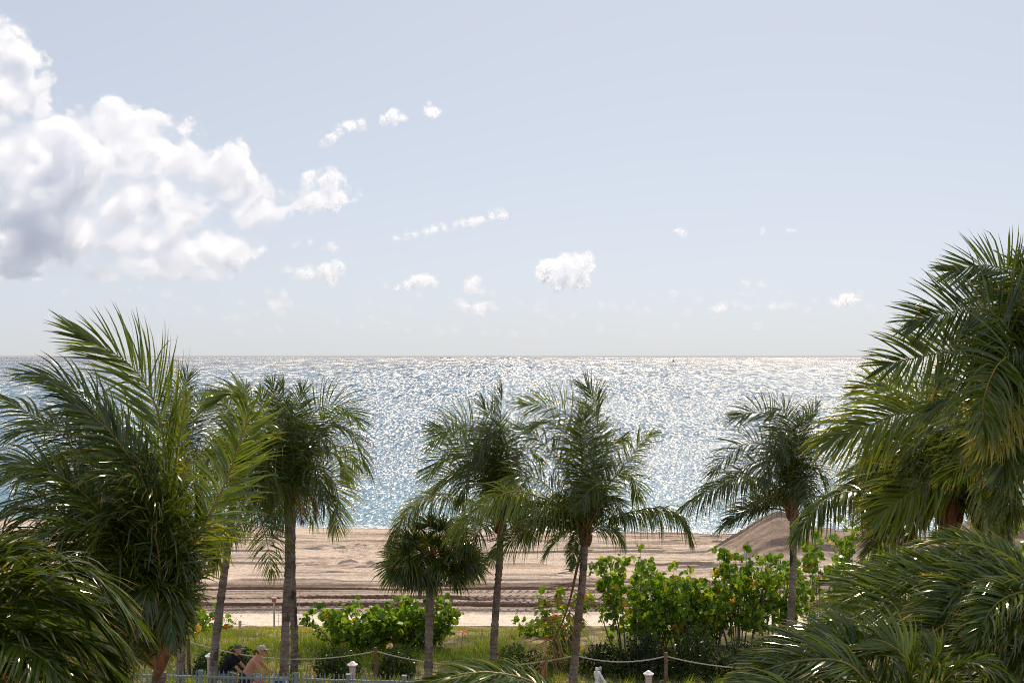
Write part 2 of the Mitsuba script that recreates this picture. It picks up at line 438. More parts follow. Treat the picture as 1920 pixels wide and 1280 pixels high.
def sheath(parent, c, r, h, rng):
    """Fibrous leaf bases below the crown: a few overlapping tapered scales."""
    parts = []
    for k in range(11):
        a, z = k * 2.4 + rng.uniform(-.2, .2), -.25 * h + h * k / 11
        d = np.array([math.cos(a), math.sin(a), 0])
        q = np.stack([c + d * r * .55 + [0, 0, z - h * .3], c + d * r * 1.05 + [0, 0, z], c + d * r * 1.45 + [0, 0, z + h * .35]])
        parts.append(tube(spline(q, 6), np.array([r * .5, r * .55, r * .5, r * .42, r * .32, r * .2]), 6))
    part(parent, 'leaf_sheath', join(parts), 'palm_fibre', smooth=40)


def palm(label, depth, crown, trunk, r_top, r_bot, fronds, fill=0, reach=2.0, seed=1, leaf=.62, width=.034, tone=.25, wind=.25, n=60, fill_el=(75, -35), fib=True, base_z=0.0, rows=5, fill_az=None, sag=.5, vee=25, acute=1.0, rach=.022):
    """trunk: picture points from the crown down; fronds: dicts with p = picture points from the crown outwards."""
    rng = np.random.default_rng(seed)
    t = thing('coconut_palm', label, 'palm tree', group='wind-blown coconut palms')
    c = at(*crown, depth)
    if trunk:
        q = [at(x, y, depth) for x, y in trunk]
        if c[2] - q[0][2] > .1:
            q.insert(0, c)
        last = q[-1].copy()
        if last[2] > base_z:
            q.append(np.array([last[0] + (last[0] - q[-2][0]) * .25, last[1], base_z - .1]))
        make_trunk(t, q, r_top, r_bot, rng)
    if fib and depth > 19:
        sheath(t, c, r_top * .95, r_top * 3.6, rng)
    for fr in fronds:
        fr = dict(fr)
        px, dz = fr.pop('p'), fr.pop('dz', 0.0)
        pts = [c]
        for k, (x, y) in enumerate(px):
            y = crown[1] + (y - crown[1]) * .93 if depth > 25 and y < crown[1] else y
            pts.append(at(x, y, depth + dz * (k + 1) / len(px)))
        args = dict(vee=vee, acute=acute, rach=rach, leaf=leaf, width=width, tone=tone + rng.normal(0, .10), wind=wind, n=n, rows=rows, sag=sag)
        args.update(fr)
        make_frond(t, pts, rng, **args)
    for k in range(fill):
        a = (k * 2.39996 + rng.uniform(-.3, .3)) if fill_az is None else math.radians(rng.uniform(*fill_az))
        e = math.radians(fill_el[0] + (fill_el[1] - fill_el[0]) * (k + rng.uniform(0, 1)) / fill)
        d = np.array([math.cos(a) * math.cos(e), math.sin(a) * math.cos(e), math.sin(e)])
        L = reach * rng.uniform(.8, 1.1)
        s = np.array([.35, .7, 1.0])[:, None]
        g = (.42 + .36 * math.cos(e)) * rng.uniform(.7, 1.3)
        pts = np.vstack([c, c + L * (d * s + np.array([0, 0, -g]) * s ** 2 + WIND * .22 * s ** 2)])
        make_frond(t, pts, rng, leaf=leaf * rng.uniform(.8, 1), roll=rng.uniform(-50, 50), width=width, tone=np.clip(tone + rng.normal(0, .12), 0, .8), wind=wind, n=int(n * .85), rows=rows, sag=sag * (1.7 if depth > 25 else 1.0), vee=vee)
    return t


# ================================================================ the palms, left to right; the fronds that stand out are laid by hand
P = lambda *a, **k: dict(p=list(a), **k)  # noqa: E731
palm('low palm at bottom left whose near fronds sweep right across the corner', 12.0, (-150, 1290), [(-150, 1290), (-150, 1420)], .15, .2, [
    P((-110, 1150), (-20, 1088), (85, 1058), (170, 1076), (245, 1150), dz=-.6, roll=25, leaf=.72, sag=.45, wind=-.12, tone=.12, yellow=.8, acute=.55, n=90),
    P((-110, 1210), (-30, 1150), (60, 1118), (140, 1128), (215, 1195), dz=-.9, roll=40, leaf=.78, sag=.40, wind=-.15, tone=.2, acute=.5, n=90),
    P((-120, 1290), (-40, 1222), (50, 1190), (140, 1200), (215, 1262), dz=-1.2, roll=30, leaf=.75, sag=.40, wind=-.15, tone=.15, acute=.5, n=90),
    P((-120, 1340), (-30, 1285), (70, 1252), (150, 1262), (220, 1310), dz=-1.5, roll=30, leaf=.7, sag=.4, wind=-.15, tone=.2, acute=.5, n=90),
    P((-80, 1120), (-30, 1050), (60, 1030), dz=.8, roll=40, leaf=.5, tone=.2, acute=.6),
    P((-60, 1220), (40, 1210), (130, 1280), dz=-1.6, roll=0, leaf=.6, tone=.25, acute=.55),
    P((-30, 1180), (100, 1160), (200, 1240), dz=.4, roll=-20, leaf=.7, wind=-.1, tone=.06, acute=.55),
    P((-50, 1260), (70, 1250), (170, 1330), dz=.2, roll=10, leaf=.7, wind=-.1, tone=.06, acute=.55),
], fill=0, seed=11, leaf=.6, width=.040, n=84, rows=6, vee=4)

palm('tall wind-bent palm filling the left side with fronds above the horizon', 18.0, (300, 1258), [(300, 1258), (292, 1320), (285, 1420)], .13, .19, [
    P((314, 960), (300, 790), (250, 690), (150, 628), dz=.5, roll=75, leaf=1.05, sag=-.05, wind=.22, tone=.40, n=84, yellow=.4, acute=.58, vee=5),
    P((285, 960), (215, 820), (125, 745), dz=-.8, roll=50, leaf=.9, sag=.5, wind=.46, tone=.10, n=84, yellow=.6, acute=.75, vee=5),
    P((290, 1010), (225, 840), (140, 730), (60, 700), dz=.3, roll=50, leaf=.9, sag=.1, wind=.46, tone=.25, acute=.6, vee=5),
    P((285, 1000), (180, 870), (80, 790), (0, 745), dz=1.2, roll=35, leaf=.85, sag=.5, wind=.46, tone=.25, acute=.75, vee=5),
    P((230, 1060), (180, 950), (90, 880), (0, 858), dz=-.9, roll=45, leaf=.75, sag=.35, wind=.42, tone=.25, yellow=.7),
    P((311, 1055), (288, 975), (240, 900), (180, 893), dz=-1.2, roll=10, leaf=.72, sag=.85, wind=.34, tone=.12, n=80, yellow=.6),
    P((250, 1085), (205, 1017), (129, 985), (49, 1022), dz=-1.0, roll=10, leaf=.75, sag=.9, wind=.34, tone=.2, n=80, yellow=.8),
    P((220, 1110), (189, 1045), (172, 960), (130, 900), dz=-.5, roll=55, leaf=.6, sag=.3, wind=.46, tone=.2),
    P((338, 1070), (366, 1017), (418, 915), (448, 834), (465, 770), (440, 735), (400, 752), dz=-.6, roll=75, leaf=.66, sag=.2, wind=.5, tone=.52, n=90, yellow=.9),
    P((316, 1000), (330, 860), (350, 742), dz=0, roll=70, leaf=.28, sag=.0, wind=.05, tone=.6),
    P((290, 1080), (200, 940), (70, 930), (-20, 985), dz=.6, roll=20, leaf=.8, sag=.6, wind=.46, tone=.2),
    P((270, 1110), (170, 1030), (60, 1060), dz=1.0, roll=20, leaf=.8, sag=.6, wind=.46, tone=.2),
    P((325, 1090), (350, 1000), (385, 985), (400, 1040), dz=.8, roll=10, leaf=.7, sag=.8, wind=.15, tone=.2),
    P((316, 1110), (325, 1060), (334, 1075), (336, 1110), dz=-.3, roll=20, leaf=.45, sag=.9, wind=.46, tone=.2),
    P((300, 1080), (270, 930), (200, 800), (160, 790), dz=1.6, roll=30, leaf=.8, sag=.4, wind=.4, tone=.15),
    P((305, 1090), (310, 960), (335, 860), (400, 850), dz=1.5, roll=30, leaf=.75, sag=.5, wind=.46, tone=.2),
    P((290, 1120), (230, 1090), (190, 1150), dz=-.8, roll=10, leaf=.6, sag=.7, wind=.46, tone=.2),
    P((302, 1130), (292, 1010), (250, 940), (205, 960), dz=-1.0, roll=0, leaf=.7, sag=.8, wind=.42, tone=.08),
    P((265, 1110), (190, 1000), (90, 960), (-10, 1010), dz=.7, roll=12, leaf=.8, sag=.9, wind=.42, tone=.18, yellow=.7),
    P((255, 1120), (150, 1020), (50, 1000), (-40, 1060), dz=1.1, roll=12, leaf=.8, sag=.9, wind=.34, tone=.12),
    P((265, 1080), (160, 930), (60, 880), (-40, 920), dz=.9, roll=18, leaf=.85, sag=.8, wind=.42, tone=.2, yellow=.8),
    P((285, 1060), (220, 900), (150, 850), (80, 880), dz=.8, roll=18, leaf=.8, sag=.8, wind=.42, tone=.25),
    P((290, 1090), (240, 980), (190, 950), (130, 1000), dz=.4, roll=10, leaf=.75, sag=.9, wind=.34, tone=.1),
    P((270, 1120), (200, 1060), (110, 1090), (40, 1170), dz=.9, roll=15, leaf=.75, sag=.7, wind=.46, tone=.15),
    P((260, 1150), (170, 1110), (90, 1160), dz=.5, roll=15, leaf=.7, sag=.7, wind=.46, tone=.12),
    P((300, 1100), (280, 1000), (230, 955), (180, 1005), dz=-.7, roll=5, leaf=.7, sag=1.0, wind=.15, tone=.15),
    P((306, 1110), (318, 1010), (338, 930), (362, 905), (374, 960), dz=.4, roll=10, leaf=.6, sag=1.0, wind=.1, tone=.2),
    P((255, 1050), (130, 900), (0, 895), dz=1.2, roll=25, leaf=.85, sag=.7, wind=.46, tone=.15),
    P((240, 1080), (90, 950), (-40, 990), dz=1.4, roll=20, leaf=.85, sag=.8, wind=.42, tone=.12),
    P((295, 1050), (240, 880), (120, 800), (20, 815), dz=1.0, roll=30, leaf=.85, sag=.6, wind=.46, tone=.12),
    P((312, 1120), (322, 1060), (335, 1040), (338, 1110), dz=-.3, roll=5, leaf=.55, sag=1.3, wind=.05, tone=.25),
    P((290, 1140), (250, 1110), (225, 1160), dz=-.9, roll=5, leaf=.6, sag=1.1, wind=.34, tone=.1),
    P((296, 1150), (280, 1100), (262, 1160), dz=-1.1, roll=5, leaf=.55, sag=1.2, wind=.1, tone=.1),
    P((308, 1140), (318, 1120), (322, 1190), dz=-.8, roll=5, leaf=.5, sag=1.2, wind=.1, tone=.2),
    P((304, 1130), (305, 1020), (285, 900), (235, 850), dz=-.4, roll=20, leaf=.75, sag=.5, wind=.4, tone=.08),
], fill=4, reach=1.9, seed=12, leaf=.75, width=.040, n=62, acute=.78, rach=.03, tone=.3, fill_el=(65, 25), fill_az=(110, 235), rows=6, wind=.5)

A_PALM = 'coconut_palm_001'
c = at(318, 1225, 17.6)
q = spline(np.stack([at(292, 1275, 17.7), at(306, 1235, 17.6), at(322, 1195, 17.5), at(334, 1172, 17.4)]), 12)
v, f = tube(q, np.array([.02, .045, .065, .075, .078, .075, .07, .062, .052, .042, .03, .012]), 8)
part(A_PALM, 'spathe', (v, f), 'palm_fibre', smooth=40, label='orange brown dry flower sheath standing up at the foot of the crown')

palm('far palm half hidden behind the tall left palm, only upright fronds showing', 33.0, (345, 890), [(345, 890), (340, 1100)], .12, .17, [
    P((345, 800), (338, 740), (352, 692), dz=0, roll=70, leaf=.55, sag=.1, tone=.1),
    P((358, 820), (368, 770), (388, 735), dz=0, roll=60, leaf=.5, sag=.3, tone=.1),
    P((335, 820), (320, 760), (318, 720), dz=.4, roll=60, leaf=.5, tone=.1),
    P((370, 860), (400, 850), (415, 890), dz=.4, roll=20, leaf=.6, sag=.7, tone=.2)],
    fill=4, reach=1.5, seed=13, tone=.12, n=46)

palm('slim palm with a leaning grey trunk beside the two cyclists', 30.0, (445, 905), [(441, 915), (428, 1020), (413, 1130), (400, 1250)], .115, .16, [
    P((452, 820), (458, 760), (459, 716), dz=0, roll=60, leaf=.5, tone=.35),
    P((440, 820), (430, 760), (410, 735), dz=0, roll=60, leaf=.55, tone=.45),
    P((465, 830), (485, 780), (505, 790), dz=0, roll=30, leaf=.6, tone=.35),
    P((420, 850), (395, 850), (385, 900), dz=0, roll=20, leaf=.6, sag=.8, tone=.5),
    P((470, 870), (495, 880), (500, 930), dz=.2, roll=10, leaf=.6, sag=.9, tone=.3),
    P((430, 930), (405, 970), (398, 1020), dz=-.6, roll=10, leaf=.5, sag=.6, tone=.6, thin=.4),
    P((425, 925), (395, 940), (372, 985), dz=.3, roll=10, leaf=.5, sag=.7, tone=.5, thin=.4)],
    fill=4, reach=1.5, seed=14, tone=.35, n=46)

palm('darker second trunk close behind the left middle palm', 34.5, (552, 905), [(549, 940), (548, 1080), (552, 1200), (551, 1290)], .12, .155, [
    P((590, 850), (640, 830), (668, 870), dz=.6, roll=20, leaf=.6, sag=.7, tone=.2),
    P((520, 860), (470, 860), (445, 905), dz=.6, roll=20, leaf=.6, sag=.7, tone=.2)],
    fill=5, reach=1.6, seed=15, tone=.18, n=46, fib=False)

palm('full crowned palm left of the middle with drooping yellow green lower fronds', 31.5, (542, 928), [(541, 945), (541, 1060), (536, 1160), (532, 1285)], .125, .175, [
    P((530, 860), (520, 770), (511, 706), dz=0, roll=60, leaf=.5, sag=.1, tone=.2),
    P((540, 830), (533, 760), (530, 706), dz=.3, roll=70, leaf=.45, sag=.1, tone=.2),
    P((548, 840), (556, 770), (566, 718), dz=-.2, roll=60, leaf=.5, sag=.1, tone=.2),
    P((520, 850), (500, 780), (488, 722), dz=0, roll=50, leaf=.45, sag=.2, tone=.4),
    P((560, 840), (590, 762), (635, 745), (672, 775), dz=.4, roll=70, leaf=.65, sag=.0, wind=-.25, tone=.25),
    P((570, 850), (605, 785), (655, 800), (688, 872), dz=-.3, roll=35, leaf=.68, sag=.6, wind=-.1, tone=.25),
    P((575, 880), (605, 845), (635, 850), (652, 890), dz=.5, roll=30, leaf=.55, sag=.6, wind=-.1, tone=.3),
    P((575, 895), (608, 882), (632, 920), (628, 990), dz=-.3, roll=75, leaf=.55, sag=.5, wind=-.2, tone=.72, n=64),
    P((560, 905), (553, 890), (532, 930), (508, 985), dz=-1.0, roll=45, leaf=.5, sag=.5, wind=.1, tone=.35),
    P((515, 890), (485, 880), (478, 935), dz=.2, roll=20, leaf=.6, sag=.9, tone=.45),
    P((520, 870), (490, 850), (465, 875), dz=.4, roll=30, leaf=.6, sag=.7, tone=.4),
    P((530, 870), (528, 830), (505, 840), (498, 890), dz=-1.0, roll=10, leaf=.6, sag=.9, tone=.2, yellow=.9),
    P((548, 870), (550, 800), (540, 760), (520, 780), dz=-.8, roll=20, leaf=.6, sag=.6, tone=.12),
    P((556, 870), (580, 820), (592, 790), (610, 830), dz=-.8, roll=20, leaf=.6, sag=.6, tone=.12),
    P((560, 890), (590, 870), (605, 920), dz=-.9, roll=10, leaf=.55, sag=.9, tone=.2),
    P((530, 925), (510, 930), (502, 962), dz=-.2, roll=20, leaf=.28, sag=.9, dead=True, n=26),
    P((556, 925), (580, 928), (590, 965), dz=-.2, roll=20, leaf=.28, sag=.9, dead=True, n=26),
    P((548, 925), (560, 935), (566, 975), dz=.2, roll=20, leaf=.25, sag=.9, dead=True, n=24)],
    fill=7, reach=1.7, seed=16, tone=.2, n=52, fill_el=(80, 12))

palm('slender middle palm leaning left of the pair of centre palms', 33.0, (937, 985), [(938, 990), (936, 1060), (930, 1140), (925, 1225)], .125, .15, [
    P((938, 880), (938, 790), (942, 716), dz=.2, roll=55, leaf=.6, sag=.0, wind=.35, tone=.2),
    P((932, 870), (928, 790), (905, 742), dz=.2, roll=60, leaf=.55, sag=.0, wind=.35, tone=.2),
    P((920, 860), (890, 790), (850, 782), (815, 815), dz=-.3, roll=65, leaf=.65, sag=-.05, wind=.25, tone=.4),
    P((920, 890), (885, 850), (840, 838), (805, 880), dz=-.2, roll=55, leaf=.65, sag=.1, wind=.4, tone=.42),
    P((915, 920), (880, 880), (840, 885), (818, 912), dz=.2, roll=45, leaf=.6, sag=.2, wind=.4, tone=.4),
    P((915, 900), (880, 840), (850, 800), (815, 790), dz=.7, roll=60, leaf=.6, sag=0, wind=.3, tone=.2),
    P((950, 870), (965, 800), (990, 790), dz=.2, roll=40, leaf=.6, sag=.4, wind=.1, tone=.25),
    P((958, 890), (985, 830), (1010, 850), dz=.4, roll=20, leaf=.6, sag=.7, wind=.1, tone=.25),
    P((890, 940), (835, 922), (775, 945), (732, 1012), dz=-.6, roll=15, leaf=.62, sag=1.3, wind=.15, tone=.62, n=80, yellow=.6, vee=8),
    P((915, 985), (885, 1005), (852, 1035), dz=-1.0, roll=10, leaf=.5, sag=.9, wind=.1, tone=.12),
    P((925, 905), (910, 850), (880, 870), (865, 930), dz=-.9, roll=10, leaf=.62, sag=.9, tone=.1),
    P((935, 900), (932, 830), (915, 810), (895, 850), dz=-.9, roll=20, leaf=.62, sag=.7, tone=.08),
    P((942, 900), (950, 830), (940, 790), (920, 800), dz=-.7, roll=20, leaf=.62, sag=.7, tone=.08),
    P((945, 910), (965, 860), (975, 890), (970, 940), dz=-.8, roll=10, leaf=.55, sag=.9, tone=.1)],
    fill=6, reach=1.7, seed=17, tone=.18, n=54, fill_el=(80, 20), fill_az=(-25, 205), wind=.35)

palm('centre palm with an orange crown shaft and a dead frond hanging on its trunk', 31.0, (1097, 1005), [(1095, 1035), (1092, 1090), (1083, 1170), (1074, 1285)], .12, .165, [
    P((1108, 900), (1120, 790), (1116, 735), (1103, 708), dz=.2, roll=75, leaf=.72, sag=-.05, wind=-.15, tone=.2, n=72),
    P((1092, 890), (1085, 790), (1045, 748), (988, 738), dz=0, roll=60, leaf=.7, sag=.1, wind=.2, tone=.5),
    P((1085, 900), (1065, 810), (1030, 775), (1000, 782), dz=.3, roll=35, leaf=.6, sag=.5, wind=.2, tone=.2),
    P((1080, 920), (1050, 860), (1015, 815), (966, 785), dz=-.3, roll=30, leaf=.65, sag=.6, wind=.1, tone=.3),
    P((1120, 930), (1165, 870), (1200, 820), (1222, 800), dz=0, roll=55, leaf=.5, sag=.4, wind=-.25, tone=.5, yellow=.5),
    P((1125, 930), (1155, 885), (1185, 885), (1195, 925), dz=.4, roll=30, leaf=.55, sag=.6, wind=-.1, tone=.3),
    P((1130, 975), (1185, 955), (1235, 948), (1272, 962), (1292, 1000), dz=-.2, roll=12, leaf=.6, sag=1.5, wind=-.02, tone=.22, n=80, vee=8),
    P((1045, 925), (1000, 885), (960, 890), dz=-.5, roll=30, leaf=.62, sag=.5, wind=.3, tone=.4),
    P((1040, 945), (975, 915), (915, 935), (852, 992), dz=-.9, roll=20, leaf=.66, sag=1.1, wind=.3, tone=.62, n=80, yellow=.6, vee=8),
    P((1060, 985), (1000, 985), (925, 1038), dz=-.4, roll=15, leaf=.6, sag=1.2, wind=.2, tone=.4, n=66),
    P((1070, 960), (1030, 945), (985, 965), dz=-1.0, roll=10, leaf=.6, sag=.8, wind=.15, tone=.3),
    P((1098, 900), (1095, 800), (1095, 760), dz=-.5, roll=15, leaf=.6, sag=.4, tone=.12, yellow=.8),
    P((1108, 960), (1130, 920), (1120, 900), (1082, 940), dz=-1.1, roll=40, leaf=.5, sag=.4, tone=.22, yellow=.9),
    P((1112, 970), (1140, 930), (1165, 960), dz=-.8, roll=20, leaf=.55, sag=.8, tone=.2),
    P((1115, 900), (1140, 830), (1165, 810), dz=.4, roll=45, leaf=.62, sag=.3, wind=-.1, tone=.15),
    P((1088, 992), (1080, 1010), (1072, 1062), dz=-.4, roll=10, leaf=.22, sag=.9, tone=.4),
    dict(p=[(1083, 1060), (1062, 1145), (1018, 1248)], dz=-.2, roll=60, leaf=.62, sag=-.25, wind=-.05, dead=True, n=40, thin=.25, rach=.04),
], fill=7, reach=1.75, seed=18, tone=.2, n=56, fill_el=(85, 25), fill_az=(-25, 205), wind=.12)

palm('palm with a dark tousled crown in front of the sand heap', 34.0, (1485, 960), [(1487, 985), (1487, 1060), (1484, 1140), (1478, 1225)], .125, .165, [
    P((1490, 880), (1508, 800), (1531, 747), dz=.2, roll=65, leaf=.5, sag=.1, wind=.2, tone=.1),
    P((1478, 870), (1460, 790), (1425, 758), (1380, 768), dz=.2, roll=60, leaf=.6, sag=.1, wind=.3, tone=.15),
    P((1484, 860), (1482, 790), (1465, 752), (1445, 762), dz=.3, roll=50, leaf=.55, sag=.2, wind=.3, tone=.15),
    P((1470, 890), (1440, 830), (1390, 825), (1335, 880), dz=0, roll=40, leaf=.6, sag=.45, wind=.3, tone=.15),
    P((1465, 940), (1420, 893), (1370, 895), (1285, 945), dz=-.4, roll=20, leaf=.64, sag=1.2, wind=.15, tone=.2, n=76, yellow=.7, vee=8),
    P((1470, 920), (1440, 870), (1400, 865), (1360, 905), dz=.5, roll=30, leaf=.62, sag=.6, wind=.2, tone=.2),
    P((1500, 890), (1530, 820), (1552, 800), dz=.2, roll=50, leaf=.6, sag=.2, wind=-.1, tone=.12),
    P((1502, 910), (1530, 870), (1545, 905), dz=-.2, roll=20, leaf=.6, sag=.8, wind=0, tone=.12),
    P((1498, 920), (1515, 890), (1512, 950), dz=-.8, roll=10, leaf=.55, sag=.9, tone=.1),
    P((1490, 880), (1498, 800), (1512, 770), dz=-.3, roll=50, leaf=.55, sag=.2, tone=.1),
    P((1486, 890), (1490, 820), (1470, 800), (1460, 850), dz=-.9, roll=20, leaf=.6, sag=.6, tone=.06),
    P((1480, 900), (1470, 840), (1440, 840), (1430, 900), dz=-.7, roll=20, leaf=.6, sag=.7, tone=.08)],
    fill=7, reach=1.7, seed=19, tone=.12, n=54, fill_el=(80, 18), fill_az=(-25, 205), wind=.3)

palm('thick palm on the right with an orange fibrous trunk top', 20.0, (1778, 950), [(1775, 960), (1775, 1010), (1778, 1120)], .17, .2, [
    P((1735, 935), (1660, 922), (1585, 922), (1535, 948), (1495, 1000), dz=-.3, roll=15, leaf=.62, sag=1.3, wind=.05, tone=.35, n=84, yellow=1.0, vee=5),
    P((1800, 850), (1775, 780), (1700, 772), (1625, 800), (1558, 825), dz=-.5, roll=60, leaf=1.0, sag=.55, wind=.2, tone=.62, n=100, rach=.03, yellow=.4, vee=5, acute=.72),
    P((1790, 850), (1740, 760), (1690, 735), (1650, 717), (1606, 728), dz=.3, roll=65, leaf=.5, sag=.0, wind=.25, tone=.55, yellow=1.0),
    P((1795, 900), (1740, 850), (1670, 860), (1600, 905), dz=.4, roll=45, leaf=.85, sag=.8, wind=.2, tone=.6, n=80, vee=5, acute=.8),
    P((1805, 890), (1770, 885), (1720, 915), (1650, 962), dz=-.8, roll=60, leaf=.8, sag=.4, wind=.3, tone=.58, n=96, vee=5, acute=.72),
    P((1790, 910), (1740, 900), (1680, 950), (1640, 1020), dz=-.2, roll=40, leaf=.7, sag=.5, wind=.3, tone=.62),
    P((1810, 880), (1840, 830), (1870, 860), (1890, 920), dz=.3, roll=20, leaf=.7, sag=.8, wind=.1, tone=.4),
    P((1820, 900), (1870, 880), (1905, 940), dz=-.3, roll=20, leaf=.65, sag=.8, wind=.1, tone=.35),
    P((1800, 930), (1830, 910), (1850, 970), dz=-.8, roll=20, leaf=.6, sag=.9, tone=.65),
    P((1775, 850), (1780, 760), (1765, 720), dz=.6, roll=50, leaf=.6, sag=.1, tone=.5),
    P((1800, 850), (1830, 770), (1850, 740), dz=.6, roll=50, leaf=.7, sag=.2, tone=.35),
    P((1760, 910), (1700, 860), (1660, 880), dz=-.2, roll=25, leaf=.8, sag=.7, wind=.3, tone=.3),
    P((1795, 935), (1815, 945), (1835, 1000), dz=-.2, roll=20, leaf=.35, sag=.8, dead=True, n=30),
    P((1755, 940), (1725, 955), (1700, 1010), dz=-.2, roll=20, leaf=.35, sag=.8, dead=True, n=30),
    P((1770, 900), (1740, 830), (1690, 830), (1650, 860), dz=.0, roll=30, leaf=.85, sag=.6, wind=.3, tone=.4)],
    fill=7, reach=1.4, seed=20, leaf=.7, width=.04, tone=.45, n=66, fill_el=(65, 15), fill_az=(-20, 200), wind=.3, rows=6)

palm('tallest palm at the right edge with long fronds reaching into the sky', 17.0, (1962, 790), [(1962, 790), (1990, 1000), (2000, 1300)], .15, .2, [
    P((1930, 600), (1900, 520), (1850, 497), (1785, 508), dz=.2, vee=6, roll=75, leaf=.60, sag=-.1, wind=.12, tone=.2, n=80, yellow=.3),
    P((1925, 680), (1893, 622), (1850, 580), (1795, 583), (1715, 602), dz=-.3, vee=6, roll=75, leaf=.72, sag=.0, wind=.15, tone=.2, n=88, yellow=.2),
    P((1900, 700), (1850, 672), (1800, 657), (1730, 668), (1660, 684), dz=-.4, vee=6, roll=70, leaf=.7, sag=.15, wind=.2, tone=.3, n=84, yellow=.2),
    P((1935, 690), (1905, 666), (1870, 685), (1845, 745), (1842, 800), dz=-1.2, roll=35, leaf=.75, sag=.45, wind=.3, tone=.38, n=84, yellow=1.0),
    P((1940, 700), (1925, 600), (1890, 560), (1840, 560), dz=.6, roll=30, leaf=.7, sag=.5, wind=.2, tone=.1, n=72),
    P((1955, 640), (1945, 540), (1915, 500), dz=.3, roll=60, leaf=.58, sag=.1, tone=.3),
    P((1965, 640), (1965, 540), (1945, 490), dz=.1, roll=70, leaf=.55, sag=.0, tone=.3),
    P((1910, 760), (1880, 760), (1840, 830), dz=-.8, roll=50, leaf=.6, sag=.3, wind=.3, tone=.85, n=60),
    P((1910, 730), (1870, 720), (1810, 730), (1750, 765), dz=.4, roll=40, leaf=.7, sag=.4, wind=.25, tone=.3),
    P((1930, 760), (1900, 800), (1880, 880), dz=-.4, roll=30, leaf=.65, sag=.5, wind=.2, tone=.25),
    P((1930, 740), (1890, 770), (1850, 860), dz=.5, roll=30, leaf=.65, sag=.5, wind=.2, tone=.3),
    P((1940, 690), (1910, 620), (1870, 610), (1830, 650), dz=.7, roll=30, leaf=.75, sag=.6, wind=.2, tone=.08),
    P((1945, 690), (1915, 640), (1880, 650), (1860, 700), dz=-.4, roll=20, leaf=.7, sag=.7, wind=.2, tone=.12),
    P((1940, 660), (1905, 570), (1868, 540), dz=.9, roll=20, leaf=.7, sag=.6, wind=.2, tone=.06),
    P((1930, 840), (1900, 880), (1895, 960), dz=.2, roll=20, leaf=.65, sag=.7, wind=.1, tone=.2)],
    fill=3, reach=1.5, seed=21, leaf=.75, width=.036, tone=.2, n=66, fill_el=(60, 0), fill_az=(60, 120), wind=.12, rows=6)

palm('low palm at the lower right with thin glossy fronds swept left', 13.0, (1985, 1120), [(1985, 1120), (1990, 1300)], .14, .18, [
    P((1930, 1070), (1860, 1030), (1790, 1012), (1715, 1022), dz=.6, roll=18, leaf=.30, sag=.1, wind=.4, tone=.4, n=80, acute=.65),
    P((1930, 1085), (1860, 1052), (1770, 1040), (1680, 1060), dz=.9, roll=18, leaf=.32, sag=.15, wind=.4, tone=.3, n=80, acute=.65),
    P((1930, 1097), (1840, 1078), (1770, 1060), (1690, 1049), dz=.5, roll=20, leaf=.34, acute=.68, sag=.1, wind=.5, tone=.4, n=76),
    P((1930, 1086), (1870, 1082), (1800, 1102), (1750, 1148), (1733, 1195), dz=-.5, roll=40, leaf=.42, acute=.68, sag=.3, wind=.35, tone=.2, n=84, yellow=.5),
    P((1900, 1086), (1760, 1077), (1660, 1093), (1588, 1121), (1555, 1190), dz=.3, roll=45, leaf=.46, acute=.68, sag=.1, wind=.45, tone=.25, n=90, yellow=.4),
    P((1900, 1100), (1740, 1084), (1640, 1083), (1560, 1091), dz=.7, roll=22, leaf=.42, acute=.68, sag=.1, wind=.5, tone=.15, n=80),
    P((1900, 1123), (1760, 1123), (1620, 1145), (1500, 1195), dz=-.2, roll=45, leaf=.42, acute=.68, sag=.1, wind=.45, tone=.35, n=84),
    P((1920, 1130), (1840, 1137), (1740, 1190), (1680, 1250), dz=-.8, roll=35, leaf=.42, acute=.68, sag=.2, wind=.4, tone=.2, n=80),
    P((1930, 1152), (1860, 1180), (1800, 1250), dz=-1.0, roll=35, leaf=.42, acute=.68, sag=.2, wind=.4, tone=.25, n=76),
    P((1910, 1137), (1800, 1152), (1690, 1190), (1600, 1240), dz=.3, roll=30, leaf=.44, acute=.68, sag=.2, wind=.4, tone=.1, n=80),
    P((1930, 1108), (1870, 1130), (1830, 1190), dz=-.9, roll=30, leaf=.38, acute=.68, sag=.3, wind=.4, tone=.3, n=76),
    P((1940, 1180), (1900, 1220), (1870, 1300), dz=-.9, roll=30, leaf=.38, acute=.68, sag=.3, wind=.4, tone=.2, n=70),
    P((1920, 1160), (1830, 1200), (1730, 1270), dz=.2, roll=30, leaf=.42, acute=.68, sag=.2, wind=.4, tone=.08, n=76),
    P((1915, 1145), (1820, 1165), (1740, 1225), (1690, 1300), dz=.8, roll=20, leaf=.46, acute=.68, sag=.2, wind=.4, tone=.06, n=80),
    P((1940, 1104), (1900, 1084), (1850, 1071), (1790, 1074), dz=.8, roll=15, leaf=.32, acute=.68, sag=.1, wind=.5, tone=.35, n=70)],
    fill=7, reach=1.3, seed=22, leaf=.42, width=.03, tone=.12, n=74, fill_el=(-5, -50), fill_az=(130, 260), wind=.4, rows=6)

